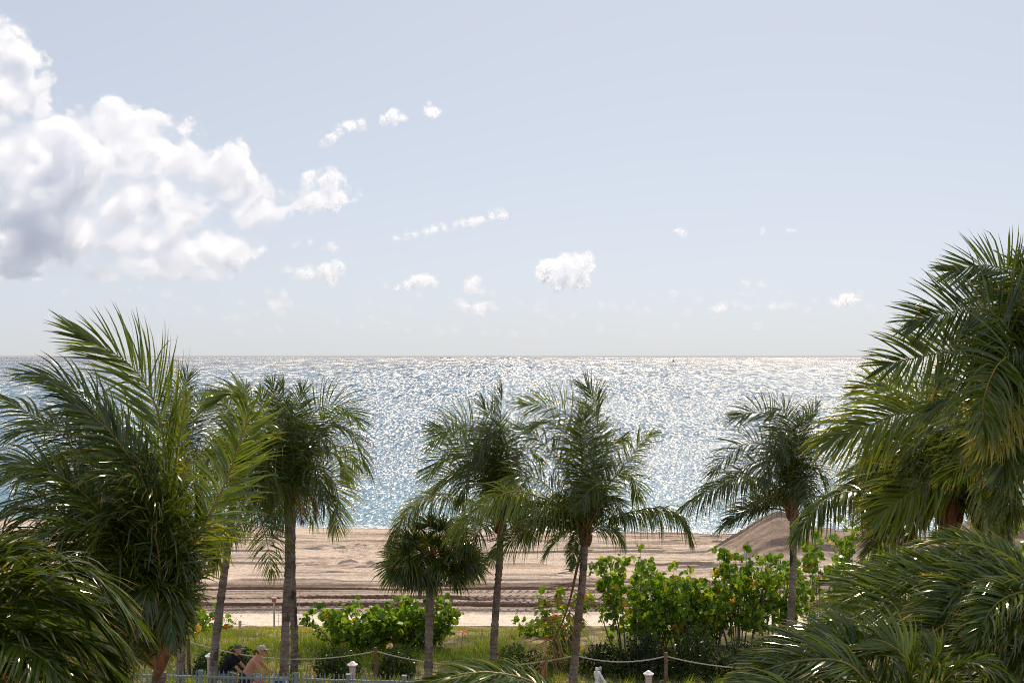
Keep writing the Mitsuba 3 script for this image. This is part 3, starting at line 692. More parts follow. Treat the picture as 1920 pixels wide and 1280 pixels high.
palm('palm below the right corner showing arched fronds along the bottom edge', 11.0, (1680, 1400), [(1680, 1400), (1680, 1500)], .14, .18, [
    P((1650, 1320), (1590, 1245), (1500, 1238), (1395, 1268), dz=-.3, roll=35, leaf=.40, acute=.65, sag=.25, wind=.5, tone=.2, n=84, yellow=.6),
    P((1660, 1310), (1600, 1215), (1500, 1208), (1410, 1232), dz=.4, roll=40, leaf=.40, acute=.65, sag=.1, wind=.5, tone=.12, n=84),
    P((1730, 1320), (1800, 1250), (1860, 1255), (1920, 1300), dz=-.3, roll=20, leaf=.40, acute=.65, sag=.6, wind=.3, tone=.15, n=76, yellow=.8),
    P((1690, 1310), (1700, 1240), (1650, 1200), (1580, 1205), dz=.3, roll=35, leaf=.40, acute=.65, sag=.2, wind=.5, tone=.3, n=76),
    P((1650, 1340), (1560, 1290), (1470, 1285), (1380, 1300), dz=-.6, roll=40, leaf=.36, acute=.65, sag=.2, wind=.4, tone=.3, n=70),
    P((1710, 1320), (1750, 1250), (1740, 1215), dz=.4, roll=40, leaf=.36, acute=.65, sag=.3, wind=.4, tone=.2, n=60)],
    fill=3, vee=3, reach=.7, seed=23, leaf=.40, width=.03, tone=.12, n=66, fill_el=(0, -30), wind=.4, rows=6)

palm('palm below the picture whose single frond arches over the bottom centre', 12.0, (1075, 1430), [(1075, 1430), (1080, 1560)], .14, .18, [
    P((1055, 1330), (1005, 1282), (940, 1262), (875, 1262), (795, 1280), dz=-.3, roll=15, leaf=.40, sag=.25, wind=.75, tone=.3, n=90, yellow=.7, vee=4),
    P((1040, 1340), (970, 1310), (890, 1315), dz=-.8, roll=25, leaf=.4, sag=.3, wind=.6, tone=.3, n=70, vee=4)],
    fill=0, seed=24, leaf=.5, width=.032, n=76, rows=6)

# ================================================================ fan palm, sea grapes, bushes, grass
def fan_leaf(parent, c, tip, rng, size, droop, nseg=52, tone=.15):
    """A stalk and a pleated fan of pointed segments."""
    stalk = spline(np.stack([c, (c + tip) / 2 + [0, 0, .08], tip]), 10)
    ax = norm(stalk[-1] - stalk[-3])
    side = norm(np.cross(ax, [0, 0, 1]) + 1e-3 * rng.normal(0, 1, 3))
    up = np.cross(side, ax)
    tw = math.radians(rng.uniform(45, 115)) * abs(ax[0])
    side, up = side * math.cos(tw) + up * math.sin(tw), up * math.cos(tw) - side * math.sin(tw)
    a = np.radians(np.linspace(-128, 128, nseg)) + rng.normal(0, .03, nseg)
    d = norm(np.cos(a)[:, None] * ax + np.sin(a)[:, None] * side + up * rng.normal(.12, .1, nseg)[:, None])
    w = norm(np.cross(d, up) + .35 * up * np.where(np.arange(nseg) % 2, 1, -1)[:, None])
    L = size * (1 - .25 * np.abs(a) / 2.2) * rng.uniform(.85, 1.1, nseg)
    v, f, uv = strip_leaves(np.repeat(tip[None], nseg, 0), d, L, w, np.full(nseg, size * .06), np.full(nseg, droop) * rng.uniform(.6, 1.4, nseg), np.full(nseg, .12), 6, np.clip(tone + rng.normal(0, .08, nseg), 0, 1))
    key = part(parent, 'fan_leaf', (v, f), 'palm_leaf', smooth=True, uv=uv)
    tv, tf = tube(stalk, np.linspace(.022, .012, 10), 5)
    part(key, 'leaf_stalk', (tv, tf), 'palm_rachis', smooth=True, uv=np.stack([np.full(len(tv), .3), np.ones(len(tv))], 1))


rng = np.random.default_rng(31)
t = thing('fan_palm', 'short dark fan palm with a stocky trunk between the bush and the middle palm', 'palm tree')
c = at(807, 1050, 33)
make_trunk(t, [c, at(806, 1110, 33), at(804, 1200, 33), np.array([at(803, 1285, 33)[0], 33, -.1])], .14, .16, rng)
sheath(t, c, .11, .4, rng)
for (x, y), sz, dr_ in [((768, 1040), .85, .75), ((752, 1058), .9, .85), ((778, 1062), .8, 1.0), ((862, 1052), .9, .8), ((878, 1062), .75, .8), ((845, 1066), .8, 1.0), ((805, 1075), .7, 1.1), ((825, 1060), .8, 1.0), ((790, 1070), .75, 1.1), ((778, 1012), .55, .5), ((835, 1010), .6, .5), ((808, 985), .62, .35), ((785, 990), .6, .4), ((832, 992), .6, .4), ((765, 1012), .65, .5), ((852, 1012), .65, .5), ((858, 1030), .7, .6), ((760, 1030), .7, .6), ((745, 1065), .6, 1.0), ((872, 1048), .7, .9), ((788, 1048), .7, .9), ((826, 1046), .7, .9), ((800, 1040), .7, .7), ((765, 1075), .65, 1.2), ((850, 1078), .65, 1.2), ((812, 1085), .6, 1.3), ((795, 1085), .6, 1.3), ((742, 1045), .6, .8), ((885, 1048), .6, .8), ((800, 1022), .6, .7), ((818, 1020), .6, .7), ((788, 1030), .65, .9), ((830, 1030), .65, .9), ((808, 1034), .6, 1.0)]:
    fan_leaf(t, c, at(x, y, 33 + rng.uniform(-.7, .5)), rng, sz, dr_)


def round_color(p, n, uv):
    t = uv.x
    c = mix((0.035, 0.075, 0.015), (0.085, 0.155, 0.022), smoothstep(0., .4, t))
    c = mix(c, mi.Color3f(0.20, 0.25, 0.03), smoothstep(.45, .68, t))
    c = mix(c, mi.Color3f(0.30, 0.17, 0.025), smoothstep(.72, .84, t))
    c = mix(c, mi.Color3f(0.33, 0.065, 0.015), smoothstep(.88, .97, t))
    return c * (.8 + .4 * noise(p.x * 25, p.y * 25, p.z * 25))


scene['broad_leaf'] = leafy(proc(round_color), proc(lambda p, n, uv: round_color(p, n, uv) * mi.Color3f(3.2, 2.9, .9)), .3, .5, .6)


def small_color(p, n, uv):
    return mix((0.015, 0.03, 0.009), (0.05, 0.085, 0.018), uv.x) * (.8 + .4 * noise(p.x * 25, p.y * 25, p.z * 25))


scene['bush_leaf'] = leafy(proc(small_color), proc(lambda p, n, uv: small_color(p, n, uv) * mi.Color3f(1.5, 1.5, .9)), .35, .5, .5)
scene['twig'] = {'type': 'twosided', 'nested': {'type': 'principled', 'base_color': proc(lambda p, n, uv: mix((0.20, 0.17, 0.15), (0.10, 0.085, 0.075), noise(p.x * 20, p.y * 20, p.z * 9))), 'roughness': .8}}


def grass_color(p, n, uv):
    c = mix((0.060, 0.115, 0.018), (0.17, 0.23, 0.03), smoothstep(.15, .6, uv.x))
    c = mix(c, mi.Color3f(0.30, 0.24, 0.08), smoothstep(.68, .95, uv.x))
    return mix(c * .8, c, uv.y)


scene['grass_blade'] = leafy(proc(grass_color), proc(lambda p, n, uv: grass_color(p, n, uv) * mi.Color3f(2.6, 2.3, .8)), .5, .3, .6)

A8 = np.arange(8) * np.pi / 4
LEAF_V = np.vstack([[[0, 0, 0]], np.stack([np.cos(A8) * (1 + .08 * np.cos(A8)), np.sin(A8) * .95, .16 * np.abs(np.sin(A8)) - .05 * np.cos(A8)], 1)])
LEAF_F = np.stack([np.zeros(8, int), np.arange(8) + 1, (np.arange(8) + 1) % 8 + 1], 1)
TONES = [.1, .3, .5, .62, .78, .95]
LEAF_PLY = [mikit.ply((LEAF_V, LEAF_F), 'broad_leaf', smooth=True, uv=np.stack([np.full(9, k), np.full(9, .5)], 1)) for k in TONES]


def frames(n, rng, up=.6):
    z = norm(rng.normal(0, 1, (n, 3)) * [1, 1, .6] + [0, -.15, up])
    x = norm(np.cross(z, rng.normal(0, 1, (n, 3))))
    return x, np.cross(z, x), z


def sea_grape(label, px, top, depth, half, seed, stems=7, leaves=420, parts=40, size=.085, autumn=.08, ground=None, bare=.35, group='sea grape shrubs on the dune'):
    """An open shrub: forking grey stems with round leaves gathered towards their ends."""
    rng = np.random.default_rng(seed)
    base = at(px, 1200, depth)
    base[2] = float(land(base[0], depth)) - .05 if ground is None else ground
    ztop = at(px, top, depth)[2]
    h, w = ztop - base[2], half / F * depth
    t = thing('sea_grape_shrub', label, 'shrub', group)
    wood, pos, tw = [], [], []
    for k in range(stems):
        off = np.array([rng.uniform(-1, 1) * w, rng.uniform(-.7, .7) * min(w, .9), 0])
        hh = h * (rng.uniform(.60, .95) if k else 1.0) * (1 - .25 * (abs(off[0]) / w) ** 2)
        q = np.stack([base + off * .35, base + off * .6 + [0, 0, hh * .4], base + off * .85 + [rng.normal(0, .06), 0, hh * .75], base + off + [rng.normal(-.05, .08), 0, hh * .97]])
        C = spline(q, 12)
        wood.append(tube(C, np.linspace(.022, .006, 12), 5))
        twigs = [C[int(12 * bare):]]
        for j in range(rng.integers(4, 8)):
            s = C[rng.integers(int(12 * bare * .8), 11)]
            d = norm(np.array([rng.normal(0, 1), rng.normal(0, 1), rng.uniform(.2, 1.2)]))
            B = spline(np.stack([s, s + d * .22, s + d * rng.uniform(.3, .5) + [0, 0, .08]]), 6)
            wood.append(tube(B, np.linspace(.008, .004, 6), 4))
            twigs.append(B[2:])
        tw += twigs
    part(t, 'stems', join(wood), 'twig', smooth=True)
    lens = np.array([len(q) for q in tw], float)
    for k in range(leaves):
        q = tw[rng.choice(len(tw), p=lens / lens.sum())]
        c = q[rng.integers(0, len(q))] if rng.uniform() < .6 else q[-1]
        pos.append(c + rng.normal(0, .065, 3))
    pos = np.array(pos)
    pos[:, 2] = np.maximum(pos[:, 2], base[2] + .06)
    r = size * rng.uniform(.38, 1.3, leaves)
    x, y, z = frames(leaves, rng)
    tone = np.clip(rng.normal(.34, .15, leaves), 0, .66)
    dry = rng.uniform(0, 1, leaves) < autumn * np.clip(1.6 - (pos[:, 2] - base[2]) / h * 1.3, .15, 2)
    tone[dry] = rng.choice([.62, .78, .85, .95], dry.sum(), p=[.35, .35, .15, .15])
    show = np.argsort(-r)[:parts]
    rest = np.setdiff1d(np.arange(leaves), show)
    V = pos[rest, None] + r[rest, None, None] * (LEAF_V[None, :, :1] * x[rest, None] + LEAF_V[None, :, 1:2] * y[rest, None] + LEAF_V[None, :, 2:] * z[rest, None])
    Fc = LEAF_F[None] + (np.arange(len(rest)) * 9)[:, None, None]
    part(t, 'foliage', (V.reshape(-1, 3), Fc.reshape(-1, 3)), 'broad_leaf', smooth=True, uv=np.stack([np.repeat(tone[rest], 9), np.full(len(rest) * 9, .5)], 1), kind='stuff')
    for k in show:
        M = np.eye(4)
        M[:3, 0], M[:3, 1], M[:3, 2], M[:3, 3] = x[k] * r[k], y[k] * r[k], z[k] * r[k], pos[k]
        part(t, 'leaf', LEAF_PLY[int(np.argmin(np.abs(np.array(TONES) - tone[k])))], None, to_world=T(M))
    return t


sea_grape('dense bright green sea grape shrub left of the fan palm, its left half', 668, 1128, 37.2, 88, 41, stems=20, leaves=1500, parts=70, autumn=0.018, bare=.05)
sea_grape('dense green sea grape shrub behind the trunk of the fan palm', 778, 1112, 37.8, 82, 42, stems=20, leaves=1500, parts=70, autumn=0.030, bare=.05)
sea_grape('tall open sea grape just right of the centre palm trunk', 1180, 1010, 36.4, 82, 43, stems=18, leaves=1500, parts=60, autumn=0.048, size=.078)
sea_grape('yellowing sea grape behind the dead hanging frond', 1058, 1075, 36.0, 48, 44, stems=9, leaves=480, parts=40, autumn=0.096, bare=.15)
sea_grape('sea grape with orange and yellow leaves halfway between the centre palm and the tousled palm', 1285, 1060, 36.8, 72, 45, stems=18, leaves=1400, parts=60, autumn=0.120, size=.078)
sea_grape('thin tall sea grape stems rising in front of the sand heap', 1385, 1000, 37.6, 62, 46, stems=15, leaves=1200, parts=50, autumn=0.060, size=.078)
sea_grape('sea grape filling the gap above the right lamp bollard', 1228, 1040, 37.6, 60, 56, stems=14, leaves=1100, parts=40, autumn=0.072, size=.078, bare=.2)
sea_grape('sea grape behind the right rope post with a long bare stem', 1335, 1050, 38.2, 55, 57, stems=14, leaves=1100, parts=40, autumn=0.084, size=.078, bare=.2)
sea_grape('green sea grape at the foot of the tousled palm', 1450, 1035, 38.0, 55, 47, stems=15, leaves=1200, parts=50, autumn=0.048, size=.078)
sea_grape('leafy sea grape right of the tousled palm trunk', 1540, 992, 39.5, 55, 48, stems=11, leaves=800, parts=40, autumn=0.036, bare=.2)
sea_grape('bright sea grape behind the tip of the yellow hanging frond', 1600, 962, 42.0, 52, 49, stems=12, leaves=850, parts=40, autumn=0.024, bare=.15)
sea_grape('bright sea grape left of the orange trunk top', 1690, 968, 42.0, 55, 50, stems=12, leaves=850, parts=40, autumn=0.030, bare=.15)
sea_grape('sea grape right of the orange trunk top', 1815, 992, 42.0, 50, 51, stems=11, leaves=700, parts=40, autumn=0.030, bare=.2)
sea_grape('sea grape at the right edge under the hanging fronds', 1895, 975, 42.5, 48, 52, stems=11, leaves=700, parts=40, autumn=0.030, bare=.2)
sea_grape('low patch of sea grape on the dune right of the big left palm', 362, 1147, 40.0, 42, 53, stems=9, leaves=330, parts=30, autumn=0.060, bare=.0, size=.095)
sea_grape('small sea grape sprig by the back rope beside the leaning trunk', 415, 1163, 41.0, 22, 54, stems=4, leaves=50, parts=12, autumn=0.300, bare=.2, size=.08)
sea_grape('low sea grape under the dead frond by the back rope', 1000, 1182, 39.5, 35, 55, stems=7, leaves=240, parts=20, autumn=0.060, bare=.0)


def bush(label, px, top, depth, half, seed, leaves=1500, size=.05, light=.4, deep=.6):
    rng = np.random.default_rng(seed)
    b = at(px, 1240, depth)
    b[2] = float(land(b[0], depth))
    h, w = at(px, top, depth)[2] - b[2], half / F * depth
    t = thing('bush', label, 'bush', 'dark bushes along the rope fence')
    u = norm(rng.normal(0, 1, (leaves, 3)))
    u[:, 2] = np.abs(u[:, 2])
    rr = rng.uniform(.25, 1, leaves) ** .5
    lump = .72 + .55 * meshkit.noise(u * 2.6 + seed, seed)
    pos = b + u * (rr * lump)[:, None] * [w, deep, h * 1.05]
    x, y, z = frames(leaves, rng, .3)
    r = size * rng.uniform(.6, 1.3, leaves)
    q = np.array([[-1, 0, 0], [0, .5, .12], [1.15, 0, -.1], [0, -.5, .12]])
    V = pos[:, None] + r[:, None, None] * (q[None, :, :1] * x[:, None] + q[None, :, 1:2] * y[:, None] + q[None, :, 2:] * z[:, None])
    Fc = np.array([[0, 3, 1], [1, 3, 2]])[None] + (np.arange(leaves) * 4)[:, None, None]
    part(t, 'foliage', (V.reshape(-1, 3), Fc.reshape(-1, 3)), 'bush_leaf', smooth=False, uv=np.stack([np.repeat(np.clip(rng.normal(light, .25, leaves), 0, 1), 4), np.zeros(leaves * 4)], 1), kind='stuff')
    wood = []
    for k in range(9):
        a = rng.uniform(0, 6.28)
        wood.append(tube(spline(np.stack([b - [0, 0, .1], b + [math.cos(a) * w * .3, math.sin(a) * .2, h * .4], b + [math.cos(a) * w * .6, math.sin(a) * .35, h * .8]]), 6), np.linspace(.018, .006, 6), 4))
    part(t, 'stems', join(wood), 'twig', smooth=True)


bush('dark bush behind the front rope left of the white turned post', 1130, 1205, 34.9, 45, 61, light=.45)
bush('dark bush behind the front rope above the right lamp bollard', 1212, 1188, 34.8, 52, 62, leaves=2200, light=.15)
bush('dark bush behind the front rope right of the right rope post', 1300, 1185, 34.6, 56, 63, leaves=2200, light=.15)
bush('dark bush behind the front rope nearest the right corner fronds', 1400, 1195, 34.6, 52, 64, leaves=1900, light=.25)
bush('dark bush behind the rider in black', 445, 1212, 34.9, 36, 65, leaves=1400, light=.3)
bush('low dark bush right of the left rope post', 385, 1222, 35.0, 24, 66, leaves=700, light=.4)
bush('dark greyish bush under the front rope right of the paired trunks', 632, 1215, 34.6, 46, 67, leaves=1500, light=.5)
bush('dark bush under the front rope right of the brown middle rope post', 742, 1212, 34.6, 42, 68, leaves=1500, light=.4)
bush('green bush under the front rope left of the dead hanging frond', 965, 1212, 34.6, 55, 69, leaves=1500, light=.6)


def blades(p, L, lean, width, rng, tone):
    n = len(p)
    a = rng.uniform(0, 6.28, n)
    d = norm(np.stack([np.cos(a) * lean, np.sin(a) * lean, np.ones(n)], 1))
    w = norm(np.cross(d, np.stack([np.cos(a + 1.3), np.sin(a + 1.3), 0 * a], 1)))
    return strip_leaves(p, d, L, w, width, rng.uniform(.1, .6, n), rng.uniform(.1, .4, n), 4, tone)


rng = np.random.default_rng(71)
n = 62000
x, y = rng.uniform(-17, 17, n), rng.uniform(33.4, 43.0, n)
dens = sstep(.34, .55, meshkit.fbm(np.stack([x / 1.6, y / 1.2, 0 * x], -1), 3, 9) + .18 * (x < -4) * (y < 42)) * (1 - .97 * sstep(40.3, 41.6, y + 1.2 * (meshkit.noise(np.stack([x / 1.1, 0 * y, 0 * x], -1), 4) - .5)))
keep = rng.uniform(0, 1, n) < dens * np.where(x < 2.2, 1, .45)
x, y = x[keep], y[keep]
n = len(x)
p = np.stack([x, y, land(x, y) - .03], 1)
patch = meshkit.fbm(np.stack([x / 1.3, y / 1.0, 0 * x], -1), 3, 17)
tone = np.clip(.30 + (patch - .5) * 1.3 + .22 * sstep(38, 41, y) + rng.normal(0, .13, n), 0, 1)
L = (.30 + .30 * meshkit.noise(np.stack([x / .8, y / .8, 0 * x], -1), 2)) * rng.uniform(.6, 1.25, n) * np.where(y < 35, .75, 1.0) * (1 - .68 * sstep(38, 41, y)) * .9
v, f, uv = blades(p, L, .35, np.full(n, .014), rng, tone)
k = solid('dune_grass', 'yellow green dune grass covering the low dune', 'grass', (v, f), 'grass_blade', smooth=True, uv=uv, kind='stuff')

for i, (px, depth, sz, lab) in enumerate([
        (598, 32.9, .62, 'yellow green grass tuft just right of the paired trunks'), (632, 32.8, .5, 'grass tuft left of the middle lamp bollard'),
        (690, 32.9, .55, 'grass tuft right of the middle lamp bollard'), (722, 32.9, .62, 'bright grass tuft below the brown middle rope post'),
        (762, 32.8, .55, 'grass tuft left of the fan palm trunk'), (424, 32.9, .7, 'pale grass tuft right of the left lamp bollard'),
        (375, 33.0, .6, 'grass tuft left of the left lamp bollard'), (516, 33.0, .7, 'grass tuft in front of the second cyclist'),
        (1160, 32.6, .6, 'grass tuft right of the white turned post'), (1275, 32.6, .65, 'grass tuft right of the right rope post'),
        (1110, 32.7, .55, 'grass tuft beside the foot of the centre palm'), (1335, 32.6, .6, 'grass tuft at the bottom edge near the right corner fronds'),
        (340, 33.1, .55, 'grass tuft under the left rope post')]):
    rng = np.random.default_rng(80 + i)
    n = 90
    b = np.array([(px - 960) / F * depth, depth, 0.0])
    p = b + np.stack([rng.normal(0, .07, n), rng.normal(0, .07, n), np.zeros(n)], 1)
    v, f, uv = blades(p, sz * rng.uniform(.6, 1.1, n), .75, np.full(n, .022), rng, np.clip(rng.normal(.55, .15, n), 0, 1))
    solid('grass_tuft', lab, 'grass tuft', (v, f), 'grass_blade', smooth=True, uv=uv, group='arching grass tufts along the walkway')

rng = np.random.default_rng(99)
t = thing('red_flower', 'single red flower at the right end of the sea grape shrubs', 'flower')
c = at(868, 1184, 37.0)
fl = []
for k in range(7):
    a = k * .9
    V = LEAF_V * .055 @ np.array([[1, 0, .3], [0, 1, 0], [-.3, 0, 1.0]])
    R = np.array([[math.cos(a), -math.sin(a), 0], [math.sin(a), math.cos(a), 0], [0, 0, 1]])
    fl.append(((V + [.05, 0, 0]) @ R.T + c, LEAF_F))
scene['petal'] = leafy({'type': 'rgb', 'value': [.55, .03, .02]}, {'type': 'rgb', 'value': [.8, .05, .03]}, .5, .3)
part(t, 'petals', join(fl), 'petal')
part(t, 'stem', tube(spline(np.stack([c, c - [.03, 0, .3], c - [0, 0, .75]]), 6), .006, 4), 'twig')

# ================================================================ fences, lamps, posts, boats
def plain(name, col, rough=.6, spec=.3, metal=0.0, grain=.12, freq=25.0):
    c = tuple(col)
    scene[name] = {'type': 'twosided', 'nested': {'type': 'principled', 'base_color': proc(lambda p, n, uv: mi.Color3f(*c) * (1 - grain + 2 * grain * noise(p.x * freq, p.y * freq, p.z * freq * .4))), 'roughness': rough, 'specular': spec, 'metallic': metal}}


plain('weathered_wood', (.20, .115, .075), .85, .2, 0, .3, 40)
plain('grey_wood', (.30, .24, .19), .85, .2, 0, .3, 40)
plain('rope_fibre', (.52, .48, .40), .9, .1, 0, .2, 60)
plain('railing_paint', (.24, .28, .27), .5)
plain('lamp_post_paint', (.50, .40, .38), .6, .3, 0, .08)
plain('lamp_cap_paint', (.78, .77, .75), .35, .5, 0, .04)
plain('white_paint', (.74, .74, .72), .4, .5, 0, .05)
plain('grey_metal', (.30, .31, .32), .45, .5)
plain('sign_red', (.30, .10, .07), .6)


def lathe(profile, sides=20):
    m = trimesh.creation.revolve(np.array(profile, float), sections=sides)
    return np.array(m.vertices), np.array(m.faces)


def moved(m, p):
    return np.asarray(m[0]) + np.asarray(p, float), m[1]


def rope(a, b, sag, r, n=20, frac=1.0):
    t = np.linspace(0, frac, n)[:, None]
    q = a + (b - a) * t
    q[:, 2] -= sag * 4 * (t * (1 - t))[:, 0]
    return tube(q, r, 6)


def rope_fence(name, label, posts, r, sag, wood, rope_r):
    t = thing(name, label, 'rope fence')
    rng = np.random.default_rng(len(posts))
    tops = []
    for px, py, depth in posts:
        c = at(px, py, depth)
        g = min(float(land(c[0], depth)), c[2] - .3) - .2
        h = c[2] - g
        lean = rng.normal(0, .012, 2)
        prof = [(0, 0), (r * 1.05, 0), (r, h * .5), (r, h - .02), (r * .8, h), (0, h)]
        v, f = lathe(prof, 14)
        v = v + np.outer(v[:, 2], [*lean, 0])
        part(t, 'post', (v + [c[0], depth, g], f), wood, smooth=40)
        tops.append(np.array([c[0] + lean[0] * h, depth + lean[1] * h, c[2] - .10]))
    for a, b in zip(tops, tops[1:]):
        n = max(1, round(np.linalg.norm(b - a) / 20))
        part(t, 'rope', rope(a, b, sag * np.linalg.norm(b - a) * rng.uniform(.9, 1.1), rope_r), 'rope_fibre', smooth=True)


rope_fence('rope_fence', 'brown wooden posts with a slack pale rope along the walkway edge', [(5, 1180, 35.6), (180, 1188, 35.2), (355, 1195, 34.9), (705, 1213, 33.9), (1078, 1221, 33.35), (1248, 1222, 33.2), (1560, 1232, 33.0), (1800, 1240, 32.9)], .05, .062, 'weathered_wood', .016)
rope_fence('rope_fence', 'thin grey posts with a drooping dark rope between dune and beach', [(200, 1158, 43.6), (450, 1163, 43.5), (571, 1163, 43.5), (760, 1172, 43.5), (966, 1184, 43.4), (1263, 1190, 43.3), (1480, 1195, 43.2)], .05, .05, 'grey_wood', .010)

# grey metal railing at the bottom left
t = thing('metal_railing', 'grey green metal picket railing along the bottom edge at the left', 'railing')
ra, rb = np.array([-8.6, 28.86, 0.0]), np.array([-1.0, 28.08, 0.0])
ud = norm(rb - ra)
length = float(np.linalg.norm(rb - ra))


def rail_box(s0, s1, z0, z1, half):
    v, f = box(s0, s1, -half, half, z0, z1)
    return np.outer(v[:, 0], ud) + np.outer(v[:, 1], [-ud[1], ud[0], 0]) + np.outer(v[:, 2], [0, 0, 1]) + ra, f


part(t, 'top_rail', rail_box(0, length, 1.47, 1.515, .02), 'railing_paint')
part(t, 'bottom_rail', rail_box(0, length, .12, .16, .018), 'railing_paint')
for k in range(int(length / .105)):
    s = .06 + k * .105
    v, f = rail_box(s - .011, s + .011, .05, 1.60, .011)
    v2, f2 = trimesh.creation.cone(radius=.015, height=.06, sections=8).vertices, trimesh.creation.cone(radius=.015, height=.06, sections=8).faces
    part(t, 'picket', join([(v, f), (np.array(v2) + ra + ud * s + [0, 0, 1.60], f2)]), 'railing_paint')
for px in (372, 556, 655, 760):
    s = ((px - 960) / F * 28.5 - ra[0]) / ud[0]
    v, f = rail_box(s - .04, s + .04, 0, 1.60, .04)
    w, g = rail_box(s - .055, s + .055, 1.602, 1.64, .055)
    part(t, 'post', join([(v, f), (w, g)]), 'railing_paint')

for px, py, depth, lab in [(394, 1223, 33.0, 'tapered lamp bollard with a white cap half behind the leaning trunk'), (661, 1239, 32.5, 'tapered pinkish lamp bollard with a white cap at the bottom middle'), (1216, 1256, 31.6, 'tapered pinkish lamp bollard with a white cap in front of the dark bushes')]:
    t = thing('lamp_bollard', lab, 'lamp bollard', 'lamp bollards along the walkway')
    c = at(px, py, depth)
    h = c[2]
    o = [c[0], depth, 0]
    part(t, 'post', moved(lathe([(0, 0), (.085, 0), (.072, h * .5), (.080, h - .17), (.092, h - .14), (0, h - .14)]), o), 'lamp_post_paint', smooth=30)
    part(t, 'collar', moved(lathe([(0, h - .138), (.100, h - .138), (.105, h - .095), (0, h - .095)]), o), 'grey_metal', smooth=30)
    part(t, 'cap', moved(lathe([(0, h - .093), (.130, h - .093), (.135, h - .075), (.085, h - .045), (.060, h - .02), (.035, h - .005), (0, h)]), o), 'lamp_cap_paint', smooth=30)

t = thing('turned_post', 'white turned stair post with ball tops and a sloping rail beside the centre palm', 'stair post')
c = at(1119, 1250, 30.5)
h, o = c[2], [c[0], 30.5, 0]
part(t, 'newel', moved(lathe([(0, 0), (.08, 0), (.08, .25), (.035, .3), (.035, h - .42), (.065, h - .38), (.03, h - .33), (.05, h - .25), (.078, h - .17), (.068, h - .11), (.03, h - .085), (0, h - .085)], 24), o), 'white_paint', smooth=30)
part(t, 'ball', moved(lathe([(.043 * math.sin(a), h - .043 - .043 * math.cos(a)) for a in np.linspace(0, np.pi, 12)], 20), o), 'white_paint', smooth=True)
part(t, 'ball', moved(lathe([(.047 * math.sin(a), h - .062 - .047 * math.cos(a)) for a in np.linspace(0, np.pi, 12)], 20), [c[0] + .085, 30.62, 0]), 'grey_metal', smooth=True, label='grey ball top behind the white one')
part(t, 'hand_rail', tube(np.array([[c[0] + .05, 30.5, h - .12], [c[0] + .24, 30.35, h - .42], [c[0] + .42, 30.2, h - .72]]), .028, 8), 'white_paint', smooth=40)
part(t, 'newel_neck', moved(lathe([(0, 0), (.03, 0), (.03, h - .11), (0, h - .11)], 12), [c[0] + .085, 30.62, 0]), 'grey_metal', smooth=30)

t = thing('sign_post', 'thin grey post with a small reddish top standing at the edge of the beach', 'sign post')
c = at(514, 1121, 44.5)
g = float(land(c[0], 44.5)) - .2
part(t, 'post', tube(np.array([[c[0], 44.5, g], [c[0], 44.5, c[2] - .12]]), .032, 10), 'grey_metal', smooth=40)
part(t, 'plate', box(c[0] - .075, c[0] + .075, 44.46, 44.54, c[2] - .12, c[2]), 'sign_red')
part(t, 'plate_edge', box(c[0] - .085, c[0] + .085, 44.45, 44.55, c[2] + .002, c[2] + .03), 'lamp_post_paint')
for px, py, lab in [(560, 1104, 'very thin bare stake right of the paired trunks'), (521, 1150, 'very thin bare stake right of the sign post')]:
    c = at(px, py, 44.0)
    solid('thin_stake', lab, 'stake', tube(np.array([[c[0], 44, float(land(c[0], 44.0)) - .2], [c[0] + .02, 44, c[2]]]), .009, 6), 'grey_metal', smooth=40)

plain('hull_dark', (.05, .05, .06), .5)
plain('hull_white', (.7, .7, .7), .4)


def hull_mesh(L, W, h):
    xs = np.linspace(-1, 1, 11)
    rows = []
    for x in xs:
        w = W / 2 * (1 - max(0, x) ** 2.2) * (.85 + .15 * min(1, x + 2))
        z = h * (1 + .35 * max(0, x) ** 2)
        rows.append([(x * L / 2, -w, z), (x * L / 2, -w * .7, 0), (x * L / 2, w * .7, 0), (x * L / 2, w, z)])
    v = np.array(rows).reshape(-1, 3)
    f = []
    for i in range(10):
        for j in range(4):
            a, b = i * 4 + j, i * 4 + (j + 1) % 4
            f += [[a, b, b + 4], [a, b + 4, a + 4]]
    f += [[0, 2, 1], [0, 3, 2], [40, 41, 42], [40, 42, 43]]
    return v, np.array(f)


def boat(label, px, depth, L, mast, cabin, sail=False, flip=False):
    t = thing('boat', label, 'boat')
    o = np.array([(px - 960) / F * depth, depth, SEA - .1])
    s = -1 if flip else 1

    def put(m):
        return np.asarray(m[0]) * [s, 1, 1] + o, (np.asarray(m[1])[:, ::-1] if flip else m[1])
    h = L * .11
    part(t, 'hull', put(hull_mesh(L, L * .3, h)), 'hull_dark')
    v, f = box(-L * .16, L * .12, -L * .09, L * .09, h * .98, h + cabin)
    v[v[:, 2] > h + cabin * .5, 0] *= .75
    part(t, 'cabin', put((v, f)), 'hull_white' if not sail else 'hull_dark')
    part(t, 'mast', put(tube(np.array([[0, 0, h + cabin * .9], [0, 0, h + cabin + mast]]), L * .012, 6)), 'grey_metal')
    if sail:
        v = np.array([[.01 * L, -.02, h + .4], [.30 * L, -.25, h + .4], [.01 * L, 0, h + cabin + mast], [.01 * L, .02, h + .4], [.30 * L, -.20, h + .4], [.012 * L, .02, h + cabin + mast]])
        part(t, 'sail', put((v, np.array([[0, 1, 2], [3, 5, 4], [0, 3, 4], [0, 4, 1], [1, 4, 5], [1, 5, 2]]))), 'hull_dark')
    return t


